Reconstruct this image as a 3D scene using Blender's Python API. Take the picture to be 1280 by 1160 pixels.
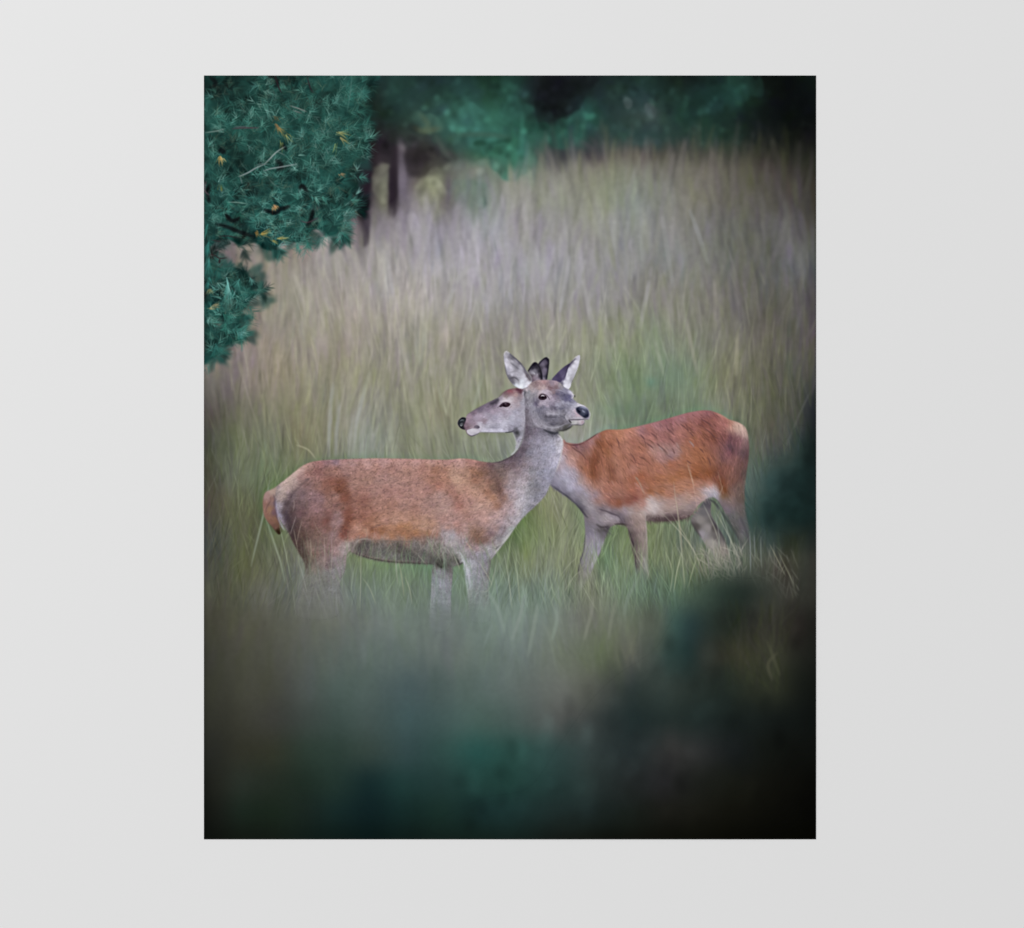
"""A borderless art print (two red deer hinds in a meadow) on a plain light grey wall.
The sheet is a real flat object on the wall; its picture is computed stroke by stroke below."""
import bpy, bmesh, math, random
import numpy as np
from mathutils import Vector

for o in list(bpy.data.objects): bpy.data.objects.remove(o)
scene = bpy.context.scene
col = scene.collection
random.seed(3)

# ------------------------------------------------------------------ camera
K = 0.60/765.0                       # metres per print unit: the sheet is 60 x 75 cm
FRAME_W = 1280*K                     # the wall the photograph shows
cam_d = bpy.data.cameras.new('camera'); cam = bpy.data.objects.new('camera', cam_d); col.objects.link(cam)
DIST = 2.2
cam.location = (0, -DIST, 1.5); cam.rotation_euler = (math.radians(90), 0, 0)
cam_d.sensor_width = 36; cam_d.lens = 36*DIST/FRAME_W
cam_d.clip_start = .05; cam_d.clip_end = 50
scene.camera = cam
# ------------------------------------------------------------------ light: an even, soft room light from the upper left
w = bpy.data.worlds.new('World'); scene.world = w; w.use_nodes = True
w.node_tree.nodes['Background'].inputs[0].default_value = (1, 1, 1, 1)
w.node_tree.nodes['Background'].inputs[1].default_value = WORLD = 0.77
def area(name, loc, target, size, power):
    d = bpy.data.lights.new(name, 'AREA'); d.shape = 'RECTANGLE'; d.size, d.size_y = size; d.energy = power; d.color = (1, 1, 1)
    o = bpy.data.objects.new(name, d); o.location = loc
    o.rotation_euler = (Vector(target)-Vector(loc)).to_track_quat('-Z', 'Y').to_euler(); col.objects.link(o)
    return o
area('soft_window_light', (-2.4, -2.8, 3.6), (-.15, 0, 1.6), (1.4, 1.4), 50)
scene.view_settings.view_transform = 'Standard'; scene.view_settings.look = 'None'
scene.view_settings.exposure = 0; scene.view_settings.gamma = 1
scene.render.engine = 'CYCLES'
# ------------------------------------------------------------------ the print
# The picture on the poster is computed here stroke by stroke (grass blades,
# pine needles, fur hairs) with numpy.  All coordinates are in print units:
# the sheet spans x 255..1020 and y 94.5..1049, y down.

PX0, PY0, PX1, PY1 = 255.0, 94.5, 1020.0, 1049.0
S = 1.6
W = int(round((PX1-PX0)*S)); H = int(round((PY1-PY0)*S))
rng = np.random.default_rng(7)

def hexc(h):
    h = h.lstrip('#')
    return np.array([int(h[i:i+2], 16)/255.0 for i in (0, 2, 4)], np.float32)

def P(s):
    """'x y x y ...' -> (n,2)"""
    return np.array([float(v) for v in s.replace(',', ' ').split()]).reshape(-1, 2)

def C(s):
    """'x y hex; ...' -> positions, colours"""
    xy, col = [], []
    for e in s.replace('\n', ' ').split(';'):
        t = e.split()
        if len(t) == 3:
            xy.append((float(t[0]), float(t[1]))); col.append(hexc(t[2]))
    return np.array(xy), np.array(col)

def blur(a, s):
    """gaussian blur, s in canvas pixels, via fft with edge padding"""
    if s <= 0.05: return a
    p = int(min(3*s+4, min(a.shape[0], a.shape[1])-1))
    three = a.ndim == 3
    if not three: a = a[..., None]
    a2 = np.pad(a, ((p, p), (p, p), (0, 0)), mode='edge')
    fy = np.fft.fftfreq(a2.shape[0])[:, None]; fx = np.fft.rfftfreq(a2.shape[1])[None]
    G = np.exp(-2*(math.pi*s)**2*(fx*fx+fy*fy)).astype(np.float32)
    out = np.empty(a.shape, np.float32)
    for c in range(a2.shape[2]):
        r = np.fft.irfft2(np.fft.rfft2(a2[..., c])*G, s=a2.shape[:2])
        out[..., c] = r[p:p+a.shape[0], p:p+a.shape[1]]
    return out if three else out[..., 0]

def resize(a, h, w):
    """bilinear"""
    ys = (np.arange(h)+.5)*a.shape[0]/h-.5; xs = (np.arange(w)+.5)*a.shape[1]/w-.5
    ys = np.clip(ys, 0, a.shape[0]-1); xs = np.clip(xs, 0, a.shape[1]-1)
    y0 = np.minimum(ys.astype(int), a.shape[0]-2) if a.shape[0] > 1 else np.zeros(h, int)
    x0 = np.minimum(xs.astype(int), a.shape[1]-2)
    fy = (ys-y0); fx = (xs-x0)
    if a.ndim == 3: fy = fy[:, None, None]; fx = fx[None, :, None]
    else: fy = fy[:, None]; fx = fx[None]
    A = a[y0]; B = a[y0+1]
    R = A*(1-fy)+B*fy
    return (R[:, x0]*(1-fx)+R[:, x0+1]*fx).astype(np.float32)

def noise(sx, sy, ch=0, k=3):
    """smooth noise over the canvas, cell size sx, sy in print units, about -1..1"""
    h = max(4, int((PY1-PY0)/sy)+2); w = max(4, int((PX1-PX0)/sx)+2)
    a = rng.standard_normal((h, w) if not ch else (h, w, ch)).astype(np.float32)
    while a.shape[0] < H/4 or a.shape[1] < W/4:
        nh, nw = min(H, a.shape[0]*2), min(W, a.shape[1]*2)
        a = resize(a, nh, nw)
        a = blur(a, .8)
        if a.shape[0] >= H/4 and a.shape[1] >= W/4: break
    a = resize(a, H, W)
    return a/ (a.std()+1e-6)

def box(x0, y0, x1, y1):
    """canvas slice of a print-unit box"""
    a = max(0, int((x0-PX0)*S)); b = min(W, int((x1-PX0)*S)+1)
    c = max(0, int((y0-PY0)*S)); d = min(H, int((y1-PY0)*S)+1)
    return slice(c, d), slice(a, b)

def grid(sl):
    ys = (np.arange(sl[0].start, sl[0].stop)+.5)/S+PY0
    xs = (np.arange(sl[1].start, sl[1].stop)+.5)/S+PX0
    return np.meshgrid(xs, ys)

def smooth_poly(p, n=6, closed=True):
    """Catmull-Rom"""
    p = np.asarray(p, float); m = len(p); out = []
    rngi = range(m) if closed else range(m-1)
    for i in rngi:
        if closed: a, b, c, d = p[(i-1) % m], p[i], p[(i+1) % m], p[(i+2) % m]
        else: a, b, c, d = p[max(i-1, 0)], p[i], p[i+1], p[min(i+2, m-1)]
        for t in np.linspace(0, 1, n, endpoint=False):
            out.append(.5*((2*b)+(-a+c)*t+(2*a-5*b+4*c-d)*t*t+(-a+3*b-3*c+d)*t**3))
    if not closed: out.append(p[-1])
    return np.array(out)

def mask_poly(p, soft=.6, smooth=True, pad=12):
    """-> slice, anti-aliased mask with a soft edge (soft in print units)"""
    q = smooth_poly(p) if smooth else np.asarray(p, float)
    sl = box(q[:, 0].min()-pad, q[:, 1].min()-pad, q[:, 0].max()+pad, q[:, 1].max()+pad)
    SS = 3
    y0 = sl[0].start; x0 = sl[1].start
    h = sl[0].stop-y0; w = sl[1].stop-x0
    m = np.zeros((h*SS, w), np.float32)
    X = (q[:, 0]-PX0)*S-x0; Y = ((q[:, 1]-PY0)*S-y0)*SS
    n = len(q)
    rows = np.arange(h*SS)+.5
    cross = [[] for _ in range(h*SS)]
    for i in range(n):
        xa, ya, xb, yb = X[i], Y[i], X[(i+1) % n], Y[(i+1) % n]
        if ya == yb: continue
        if ya > yb: xa, ya, xb, yb = xb, yb, xa, ya
        r0 = max(0, int(math.ceil(ya-.5))); r1 = min(h*SS-1, int(math.ceil(yb-.5))-1)
        for r in range(r0, r1+1):
            cross[r].append(xa+(r+.5-ya)*(xb-xa)/(yb-ya))
    cols = np.arange(w, dtype=np.float32)
    for r in range(h*SS):
        c = sorted(cross[r])
        for k in range(0, len(c)-1, 2):
            m[r] += np.clip(np.minimum(cols+1, c[k+1])-np.maximum(cols, c[k]), 0, 1)
    m = np.clip(m, 0, 1).reshape(h, SS, w).mean(1)
    return sl, np.clip(blur(m, soft*S), 0, 1)

def idw(xy, col, X, Y, p=3.2, eps=2.0):
    num = np.zeros(X.shape+(col.shape[1],), np.float32); den = np.zeros(X.shape, np.float32)
    for (x, y), c in zip(xy, col):
        w = (1.0/((X-x)**2+(Y-y)**2+eps)**(p/2)).astype(np.float32)
        den += w; num += w[..., None]*c.astype(np.float32)
    return num/den[..., None]

def colour_field(xy, col, sl, p=3.2, eps=2.0, step=1, sm=0):
    X, Y = grid(sl)
    if step > 1:
        h, w = X.shape
        nh, nw = max(2, h//step), max(2, w//step)
        f = idw(xy, col, resize(X.astype(np.float32), nh, nw), resize(Y.astype(np.float32), nh, nw), p, eps)
        f = resize(f, h, w)
    else: f = idw(xy, col, X, Y, p, eps)
    return blur(f, sm*S) if sm else f

def over(img, sl, rgb, a):
    v = img[sl]
    v += (rgb-v)*a[..., None]

class Strokes:
    """a bundle of hair-like strokes, drawn together at one width"""
    def __init__(s): s.X = []; s.Y = []; s.Wt = []; s.C = []
    def add(s, x, y, ang, L, col, curve=0.0, w=1.0, taper=1, step=.6):
        """x,y,ang,L,curve,w arrays; col (n,3); ang in radians, 0 = right, up is -pi/2; curve = turn over its length"""
        x = np.atleast_1d(np.asarray(x, float)); n = len(x)
        y = np.broadcast_to(y, n).astype(float); ang = np.broadcast_to(ang, n).astype(float)
        L = np.broadcast_to(L, n).astype(float); curve = np.broadcast_to(curve, n).astype(float)
        w = np.broadcast_to(w, n).astype(float); col = np.broadcast_to(col, (n, 3))
        m = max(3, int(np.percentile(L, 98)/step)+1)
        t = (np.arange(m)+.5)/m
        a = ang[:, None]+curve[:, None]*t[None]
        ds = (L/m)[:, None]
        xx = x[:, None]+np.cumsum(np.cos(a)*ds, 1); yy = y[:, None]+np.cumsum(np.sin(a)*ds, 1)
        if taper == 1: tw = 1-t**1.5*.85
        elif taper == 2: tw = np.sin(np.pi*np.clip(t, .02, .98))**.7
        else: tw = np.ones(m)
        ww = w[:, None]*tw[None]*ds
        s.X.append(xx.ravel()); s.Y.append(yy.ravel()); s.Wt.append(ww.ravel())
        s.C.append(np.repeat(col, m, 0))
    def path(s, pts, col, w=1.0, taper=2, jit=0):
        q = smooth_poly(P(pts) if isinstance(pts, str) else pts, 12, closed=False)
        d = np.r_[0, np.cumsum(np.hypot(*np.diff(q, axis=0).T))]
        m = max(3, int(d[-1]/.4)); t = (np.arange(m)+.5)/m
        xx = np.interp(t*d[-1], d, q[:, 0]); yy = np.interp(t*d[-1], d, q[:, 1])
        tw = {0: np.ones(m), 1: 1-t*.85, 2: np.sin(np.pi*np.clip(t, .03, .97))**.6}[taper]
        s.X.append(xx); s.Y.append(yy); s.Wt.append(w*tw*d[-1]/m); s.C.append(np.repeat(hexc(col)[None] if isinstance(col, str) else np.asarray(col)[None], m, 0))
    def draw(s, img, sigma, alpha=1.0, vis=None, clip=None):
        """sigma: half width in print units. vis: (H,W) multiplier. clip=(slice,mask)"""
        if not s.X: return
        X = (np.concatenate(s.X)-PX0)*S-.5; Y = (np.concatenate(s.Y)-PY0)*S-.5
        Wt = np.concatenate(s.Wt)*S; Cc = np.concatenate(s.C)
        sp = sigma*S; pad = int(3*sp)+3
        x0 = max(0, int(X.min())-pad); x1 = min(W, int(X.max())+pad+2)
        y0 = max(0, int(Y.min())-pad); y1 = min(H, int(Y.max())+pad+2)
        if x1 <= x0 or y1 <= y0: return
        w = x1-x0; h = y1-y0
        xi = np.floor(X).astype(int); yi = np.floor(Y).astype(int); fx = X-xi; fy = Y-yi
        acc = np.zeros((4, h*w))
        for dx, dy, ww in ((0, 0, (1-fx)*(1-fy)), (1, 0, fx*(1-fy)), (0, 1, (1-fx)*fy), (1, 1, fx*fy)):
            a = xi+dx-x0; b = yi+dy-y0
            ok = (a >= 0) & (a < w) & (b >= 0) & (b < h)
            idx = (b*w+a)[ok]; q = (ww*Wt)[ok]
            acc[0] += np.bincount(idx, q, h*w)
            for c in range(3): acc[c+1] += np.bincount(idx, q*Cc[ok, c], h*w)
        acc = blur(np.moveaxis(acc.reshape(4, h, w), 0, 2).astype(np.float32), max(sp, .35))
        den = acc[..., 0]
        cov = 1-np.exp(-np.maximum(den, 0)*max(sp, .35)*2.5)
        col = acc[..., 1:]/np.maximum(den, 1e-6)[..., None]
        a = np.clip(cov*alpha, 0, 1)
        sl = (slice(y0, y1), slice(x0, x1))
        if vis is not None: a = a*vis[sl]
        if clip is not None:
            full = np.zeros((H, W), np.float32); full[clip[0]] = clip[1]; a = a*full[sl]
        over(img, sl, np.clip(col, 0, 1), a)

def sample(img, x, y):
    xi = np.clip(((x-PX0)*S).astype(int), 0, W-1); yi = np.clip(((y-PY0)*S).astype(int), 0, H-1)
    return img[yi, xi]

def tint(col, amt, hue):
    """vary colours: amt brightness, hue -1 (lilac) .. 1 (yellow-green)"""
    c = col*(1+amt[:, None])
    c = c+hue[:, None]*np.array([.0, .012, -.035])+np.maximum(-hue, 0)[:, None]*np.array([.012, .0, .01])
    return np.clip(c, 0, 1)

# ---------------------------------------------------------------- background colours
ROWS = {
94: '255 12302b 440 12302b 462 1c2b2b 490 1e3a36 540 1b302f 580 1a3431 610 153024 640 1a3a30 680 16191c 720 1a2021 760 1b2b2a 810 1c352e 850 141c1b 900 172b27 940 101615 985 0a0e0e 1020 0e1815',
118:'255 123029 440 14332d 462 1c2726 490 1d3a35 525 233f3b 550 1e3a33 580 27514a 610 1d3f2e 640 225044 670 181f21 700 14181b 730 1c2f2d 760 1f3230 810 223f3a 850 1a2f2a 885 17332d 925 1f4a40 945 101615 985 0b0f0f 1020 0d1413',
145:'255 12302a 440 14332d 462 1c2826 490 1b302b 530 2a4a43 560 2e5a50 585 31695d 610 2d6756 640 2b6151 668 1a2c2a 695 141719 718 1d3834 735 225c4e 760 233a37 815 3a4c4a 850 1b3a32 900 1a322c 940 121c1a 985 0b1010 1020 0c1010',
172:'255 12302a 440 1a2d2a 462 221f21 485 272a2a 530 353f38 555 2e4f45 580 2e685b 610 327263 640 255a48 670 2c6352 700 255346 720 2b6958 738 283c3a 770 2a4742 810 2b4b45 850 2a3f39 880 203d31 915 20352d 950 191f1c 1000 131613 1020 101210',
192:'255 12302a 440 221f22 470 262026 492 28232a 500 595160 520 2b2528 545 2c2a2a 575 3d5549 600 2a6048 630 2d7059 650 307560 668 3b5850 690 3f3c42 720 3a3940 760 534e4d 800 564d49 850 45433f 900 43463d 950 333429 1000 242520 1020 1c1d19',
212:'255 1a2f2b 440 262126 460 2a242b 470 2f2a2d 480 6f7260 492 3f3840 502 625968 520 463f42 538 8a8f68 552 5e6253 575 686a60 592 8f8a80 615 6f8071 640 3f6f58 658 50705f 680 6c6863 720 77756b 760 7c7b6a 800 75726a 850 6a675e 900 5c594e 950 464539 1000 353430 1020 282724',
232:'255 3a3a38 440 4a4545 452 29232a 464 332d34 478 767860 492 372f38 502 625968 520 6f685f 540 8d9268 556 6d6a60 572 6a7569 588 6a7c6d 604 5f7069 625 8a887c 660 84837a 700 838376 740 7f816c 800 7a7d72 850 716e64 900 66625a 950 514e45 1000 413f39 1020 32302d',
255:'255 5c5553 330 6a6562 430 7a7471 450 2f2830 462 433c44 478 72725c 496 463e46 510 7f7780 530 8a887c 545 868470 560 6b6566 580 6f7a70 600 6c7873 625 8b898c 660 8c8b82 700 888a7c 740 82846f 790 7e877a 850 7a776c 900 6c685e 950 57544d 1000 4a4746 1020 3a3836',
285:'255 6a625f 330 77706c 400 857f7e 435 8a8381 456 4b434b 470 857e85 495 7d7580 510 948e97 540 948f98 560 807a82 590 938f98 640 979399 690 8f8d8b 740 898a7f 790 858983 840 827f7a 890 706f69 940 615f5b 985 5e5c60 1020 444344',
330:'255 5a5350 290 746c67 310 7c7569 350 8a8377 400 97908a 450 9c9691 500 a09896 540 a29d9f 590 9d98a0 640 9b979c 690 97949a 740 918f8e 790 878683 840 7f7d7c 890 75746f 940 67655f 985 5f5d60 1020 444345',
380:'255 5e5753 300 7d7567 350 918a7a 400 9c968b 450 9f998e 500 a39d92 550 9d9893 600 9b9797 650 969294 700 8f8c8b 750 8b8886 800 85827c 850 807d72 900 76726a 950 64615a 1000 504d4a 1020 42403d',
430:'255 524b48 275 6d6562 300 80786f 350 8f8576 400 968d80 450 97907f 500 979181 550 969080 600 918c80 640 8a8878 690 939181 740 8f8f7c 790 84896e 820 7a896c 840 7e8570 900 777669 950 6b685b 1000 4e4b44 1020 3b3834',
475:'255 5a5451 270 746b67 300 857b74 350 8e836f 400 8c866f 450 8e8b73 500 908c7b 550 8f8c79 600 8c8b77 650 8b8a7c 740 848872 780 778866 805 75856c 830 6c806a 855 72806a 900 77785f 950 6a6855 1000 4a4840 1020 353330',
520:'255 3f4039 268 55534a 300 6f6c5c 350 7f7c62 400 828063 450 8a8a79 500 87866f 550 85866c 600 85886f 650 888b7b 730 8b8c7f 770 74816a 800 6c7e66 820 687862 870 728068 920 777762 960 5f604d 1000 41443c 1012 2a302d 1020 1c2221',
560:'255 3c4038 270 4f5344 300 666a54 350 707459 400 7b7b60 450 858881 500 81826d 550 7e836a 600 828975 650 82887a 720 8e8d84 800 6f8161 900 6f775c 950 5f6455 985 454c45 1000 2c3d39 1012 172422 1020 121d1c',
600:'255 3b3e32 270 4f5342 300 606750 350 687152 400 6f7557 600 7a8068 700 80846c 800 6f8161 935 5a655b 955 3b504c 975 233a39 1000 172a29 1020 142221',
650:'255 3b3b2f 270 4c4d3d 300 5c6143 330 5b6544 380 656c50 500 6a7857 600 6a7852 660 65754d 700 7d8168 740 6d7f5c 800 6f7a58 900 68705f 937 39514b 960 1d3634 985 152927 1020 121f1e',
675:'255 3d3c31 270 4d4d3e 300 5a5f42 340 626a4b 380 656c52 500 6a7c57 600 6a7c5a 660 6a7a52 700 7d8369 740 6d7f5c 800 6f7a58 900 687064 937 4b554f 965 31413c 1000 262f2b 1020 1d2421',
700:'255 3e3d32 270 4e4d3f 300 585c40 340 646752 380 6a6c5c 440 6f7d62 480 6a7f57 530 5f7f61 600 71806a 650 788463 700 7b8166 740 71785e 755 688563 780 6f7b5c 820 717c5c 870 747a60 920 636b5c 960 50564c 1000 3a3d35 1020 302f29',
740:'255 3c3b30 270 4d4c3e 300 5a5948 340 606154 380 6a6d67 420 707470 460 6b7a6d 510 6c7d6a 560 6f8378 600 74877a 650 72867a 700 737e6d 740 787c68 780 6a8068 820 5c7562 855 536854 885 3a4d40 905 2b3b32 930 222d27 965 383c34 990 3f3f37 1020 262520',
780:'255 38372d 270 46453a 300 525243 340 595a4e 380 64665e 420 6b6f66 460 6c7570 510 6c7a73 560 6e7a75 600 71827a 650 7a8a83 700 737e74 740 74776c 780 6b7463 820 56604f 845 35534c 865 24393a 885 26332e 920 22281f 945 30302a 970 38382b 1000 25251f 1020 171614',
820:'255 333329 270 40403a 300 4a4b3e 340 515248 380 5a5f58 420 5e6863 460 61706b 510 5f6e69 560 6a7470 610 66766e 650 6d7b77 700 6d7569 755 62704f 790 63625a 820 44504a 835 2e443f 860 1b3030 880 2b2f2a 905 333227 930 393829 975 37382a 995 24261f 1020 131412',
860:'255 2f2f28 270 3a3b31 300 444539 340 48493f 380 4c5450 420 4c5f59 460 50625e 510 465a5d 560 4d5f5c 610 5b6e68 650 636f6b 700 6a6f68 740 5d6056 765 3f4541 790 2a3533 830 36423c 870 252e29 910 1e2620 940 2b2f22 970 2d3022 1000 171a15 1020 0f120f',
900:'255 282922 270 33342b 300 3b3c31 340 3f403a 380 3c4641 420 3c4f49 460 435551 510 3c5657 560 415a57 600 456058 640 4a5f5a 690 565a57 720 4d504d 750 333c3b 790 1f2d2d 840 232f2c 880 1c2725 920 161d1b 960 141917 1020 0c0f0d',
940:'255 20211c 270 2a2c26 300 313227 340 343729 380 2a3b31 420 2b3f37 460 34463f 510 30494a 560 2c4f49 595 21514b 640 28524a 690 2e4b48 740 323f3e 790 242f30 840 323130 880 2a2b2b 920 161a1b 960 121511 1020 0b0c0a',
980:'255 1b1d18 270 24261f 300 283028 340 242e24 380 1d2c23 420 20352e 460 132b2c 500 1b3a37 550 1f3b38 600 1d403a 640 1f453e 690 233e3b 740 263331 790 242929 830 28282a 870 1d1f1b 910 181a14 960 12120d 1020 090906',
1015:'255 131611 270 1a1d18 300 1a271e 340 1a281c 380 192620 420 142a28 460 0e2325 500 122b29 550 173029 600 16302f 640 1c3a38 690 1e302e 740 1b2726 790 1a211d 830 1c1c17 870 1a1a14 910 14140d 960 0e0e09 1020 070705',
1049:'255 0e110d 300 131a13 340 141d15 400 0e1d19 460 091a19 520 0f1f1b 580 11231d 640 132420 700 141a16 760 0f140e 820 10110b 880 0e0e08 940 0a0a05 1020 060602',
}
def background():
    ys = sorted(ROWS); xs = np.linspace(PX0, PX1, 384)
    rows = []
    for y in ys:
        t = ROWS[y].split(); xk = [float(v) for v in t[::2]]; ck = np.array([hexc(v) for v in t[1::2]])
        if 300 < y < 960: ck[0] = ck[0]*.35+ck[1]*.65; ck[-1] = ck[-1]*.6+ck[-2]*.4
        rows.append(np.stack([np.interp(xs, xk, ck[:, c]) for c in range(3)], 1))
    rows = np.array(rows); yy = np.linspace(PY0, PY1, 480)
    F = np.empty((480, 384, 3), np.float32)
    k = np.interp(yy, ys, np.arange(len(ys))); i = np.minimum(k.astype(int), len(ys)-2); f = (k-i)
    f = (f*f*(3-2*f)*.5+f*.5)[:, None, None]
    F[:] = rows[i]*(1-f)+rows[i+1]*f
    return blur(resize(F, H, W), 4.5*S)
def layer_mask(pts, soft):
    """full canvas mask of a soft blob"""
    sl, m = mask_poly(P(pts), soft, pad=int(soft*3)+6)
    full = np.zeros((H, W), np.float32); full[sl] = m
    return full

YY, XX = np.mgrid[0:H, 0:W].astype(np.float32)
YY = YY/S+PY0; XX = XX/S+PX0

def band(a, b, c, d):
    """1 between y=b and y=c, falling to 0 at a and d"""
    return np.clip((YY-a)/(b-a), 0, 1)*np.clip((d-YY)/(d-c), 0, 1)

def grass_layer(img, F, n, x0, x1, y0, y1, L, sig, alpha, db, dh, vis=None, up=-math.pi/2, spread=.10, passes=3, light=0.0, curve=.07, dark=None):
    for _ in range(passes):
        k = n//passes
        x = rng.uniform(x0, x1, k); y = rng.uniform(y0, y1, k)
        y = np.sort(y)
        ln = rng.uniform(L[0], L[1], k)
        c = sample(F, x, y-ln*.3)
        lean = (noise_lean[np.clip(((y-PY0)/4).astype(int), 0, noise_lean.shape[0]-1), np.clip(((x-PX0)/4).astype(int), 0, noise_lean.shape[1]-1)])
        c = tint(c, rng.normal(light, db, k), rng.normal(.25, dh*.8, k).clip(-1.2, 1.8))
        s = Strokes()
        s.add(x, y, up+lean*spread*.7+rng.normal(0, spread, k), ln, c, curve=rng.normal(0, curve, k), w=rng.uniform(.4, 1.2, k), taper=2, step=1.0)
        s.draw(img, sig, alpha, vis)

def far_trees(img, F):
    """soft out of focus conifers on the skyline and their trunks"""
    vis = np.clip((245-YY-np.clip(700-XX, 0, 90)*-.05)/25, 0, 1)
    na = noise(9, 8); nb = noise(4.5, 6)
    def blob(pts, col, soft, a):
        m = layer_mask(pts, soft)
        m = np.clip((m+.16*na*np.minimum(1, 4*m)+.07*nb*np.minimum(1, 4*m)-.22)/.5, 0, 1); m = m*m*(3-2*m)
        over(img, (slice(0, H), slice(0, W)), hexc(col)*(1+.10*nb+.07*na)[..., None], blur(m, 1.6)*a)
    # foliage masses
    blob('560 132 585 128 600 140 622 150 640 165 628 176 604 178 590 190 575 180 560 160', '2f6557', 5, .5)
    blob('632 118 650 122 668 138 672 160 660 170 640 158 625 140', '295c4f', 4, .55)
    blob('600 178 625 182 655 180 672 200 660 216 645 226 628 222 612 206', '2f6b58', 3, .65)
    blob('690 150 712 146 726 132 734 146 730 166 716 184 695 186 684 172', '285a4d', 4, .6)
    blob('676 98 742 96 735 118 715 140 702 146 688 136 672 116', '14181b', 6, .7)
    blob('563 230 585 222 603 228 612 246 608 264 590 262 570 256', '5c7a6c', 5, .6)
    blob('905 96 945 98 950 118 935 124 915 118', '20493f', 6, .5)
    blob('806 128 818 130 820 144 810 146', '4b5c5c', 3, .7)
    blob('780 124 790 126 790 134 782 134', '43504f', 3, .6)
    blob('518 140 545 150 560 165 540 168 520 158', '3f6656', 5, .45)
    blob('590 178 612 174 640 176 622 180 600 182', '17402f', 3, .6)
    blob('640 150 652 152 690 156 680 164 650 162', '1b4b3c', 3, .5)
    blob('440 140 470 180 560 195 556 215 470 215 440 220', '262125', 9, .55)
    for sg, k, L, al in ((7, 260, 20, .5), (4, 420, 14, .5), (2.4, 500, 10, .35)):
        x = rng.uniform(430, 1016, k); y = rng.uniform(90, 225, k)
        top = np.where(x < 690, 222, 180+np.clip(x-690, 0, 400)*.02)
        ok = y < top; x = x[ok]; y = y[ok]; k = len(x)
        c = tint(sample(img, x, y), rng.normal(0, .2, k), rng.normal(0, .6, k))
        s = Strokes(); s.add(x, y, rng.uniform(0, 6.3, k), L*rng.uniform(.4, 1, k), c, curve=rng.normal(0, 1, k), w=1.2, taper=2)
        s.draw(img, sg, al, vis)
    k = 420; x = rng.uniform(455, 1010, k); y = rng.uniform(96, 215, k); ok = (y < 180) | (x < 670); x = x[ok]; y = y[ok]; k = len(x)
    s = Strokes(); s.add(x, y, rng.uniform(0, 6.3, k), rng.uniform(2, 9, k), np.clip(sample(img, x, y)*(1+rng.normal(.1, .3, k))[:, None], 0, 1), w=1.6, taper=2); s.draw(img, 2.6, .6)
    # pale gaps under the crowns
    blob('464 214 478 208 492 216 492 232 486 252 470 246 462 232', '767764', 6.5, .45)
    blob('524 228 552 224 556 248 548 268 528 262 520 246', '7f826b', 6.5, .45)
    blob('536 215 554 208 560 226 540 232', '7f826b', 5, .3)
    blob('500 262 515 258 520 285 500 290', '95909a', 5, .5)
    s = Strokes()
    for dx in (-2.5, 0, 2.5): s.path(f'{456+dx} 170 {455+dx} 215 {454+dx} 250 {455+dx*.6} 282 {456+dx*.2} 304', '28222a', 2.2, 0)
    s.path('497 185 492 215 492 245 491 268', '2f272f', 2.6, 0)
    s.path('494 210 491 240 490 272', '2f262e', 2.0, 1)
    s.path('560 215 562 245 564 285', '5d5660', .9, 2)
    s.path('540 245 544 262 547 280', '62665a', 1.1, 2)
    s.draw(img, 3.0, .95)
    s = Strokes()
    s.path('500 172 501 195 502 220 504 250 507 262', '6e6571', 1.2, 2)
    s.path('502 180 503 186 504 190', '82787d', 1.2, 2)
    s.path('503 205 504 222 503 236', '776d7a', 1.2, 2)
    s.draw(img, 3.0, .8)
    s = Strokes()
    s.path('524 142 535 155 532 164 545 160', '5d6f50', 1, 2); s.path('515 158 530 164 552 160', '6b6a4a', .8, 2)
    s.path('545 170 556 190 572 208', '5b6a5e', 1, 2); s.path('560 170 600 168 640 172', '4b5a4a', .6, 2)
    s.path('722 176 742 186 750 200', '5a5158', .9, 2); s.path('736 172 756 190', '4b474c', .9, 2)
    s.draw(img, 2.6, .55)

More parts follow.
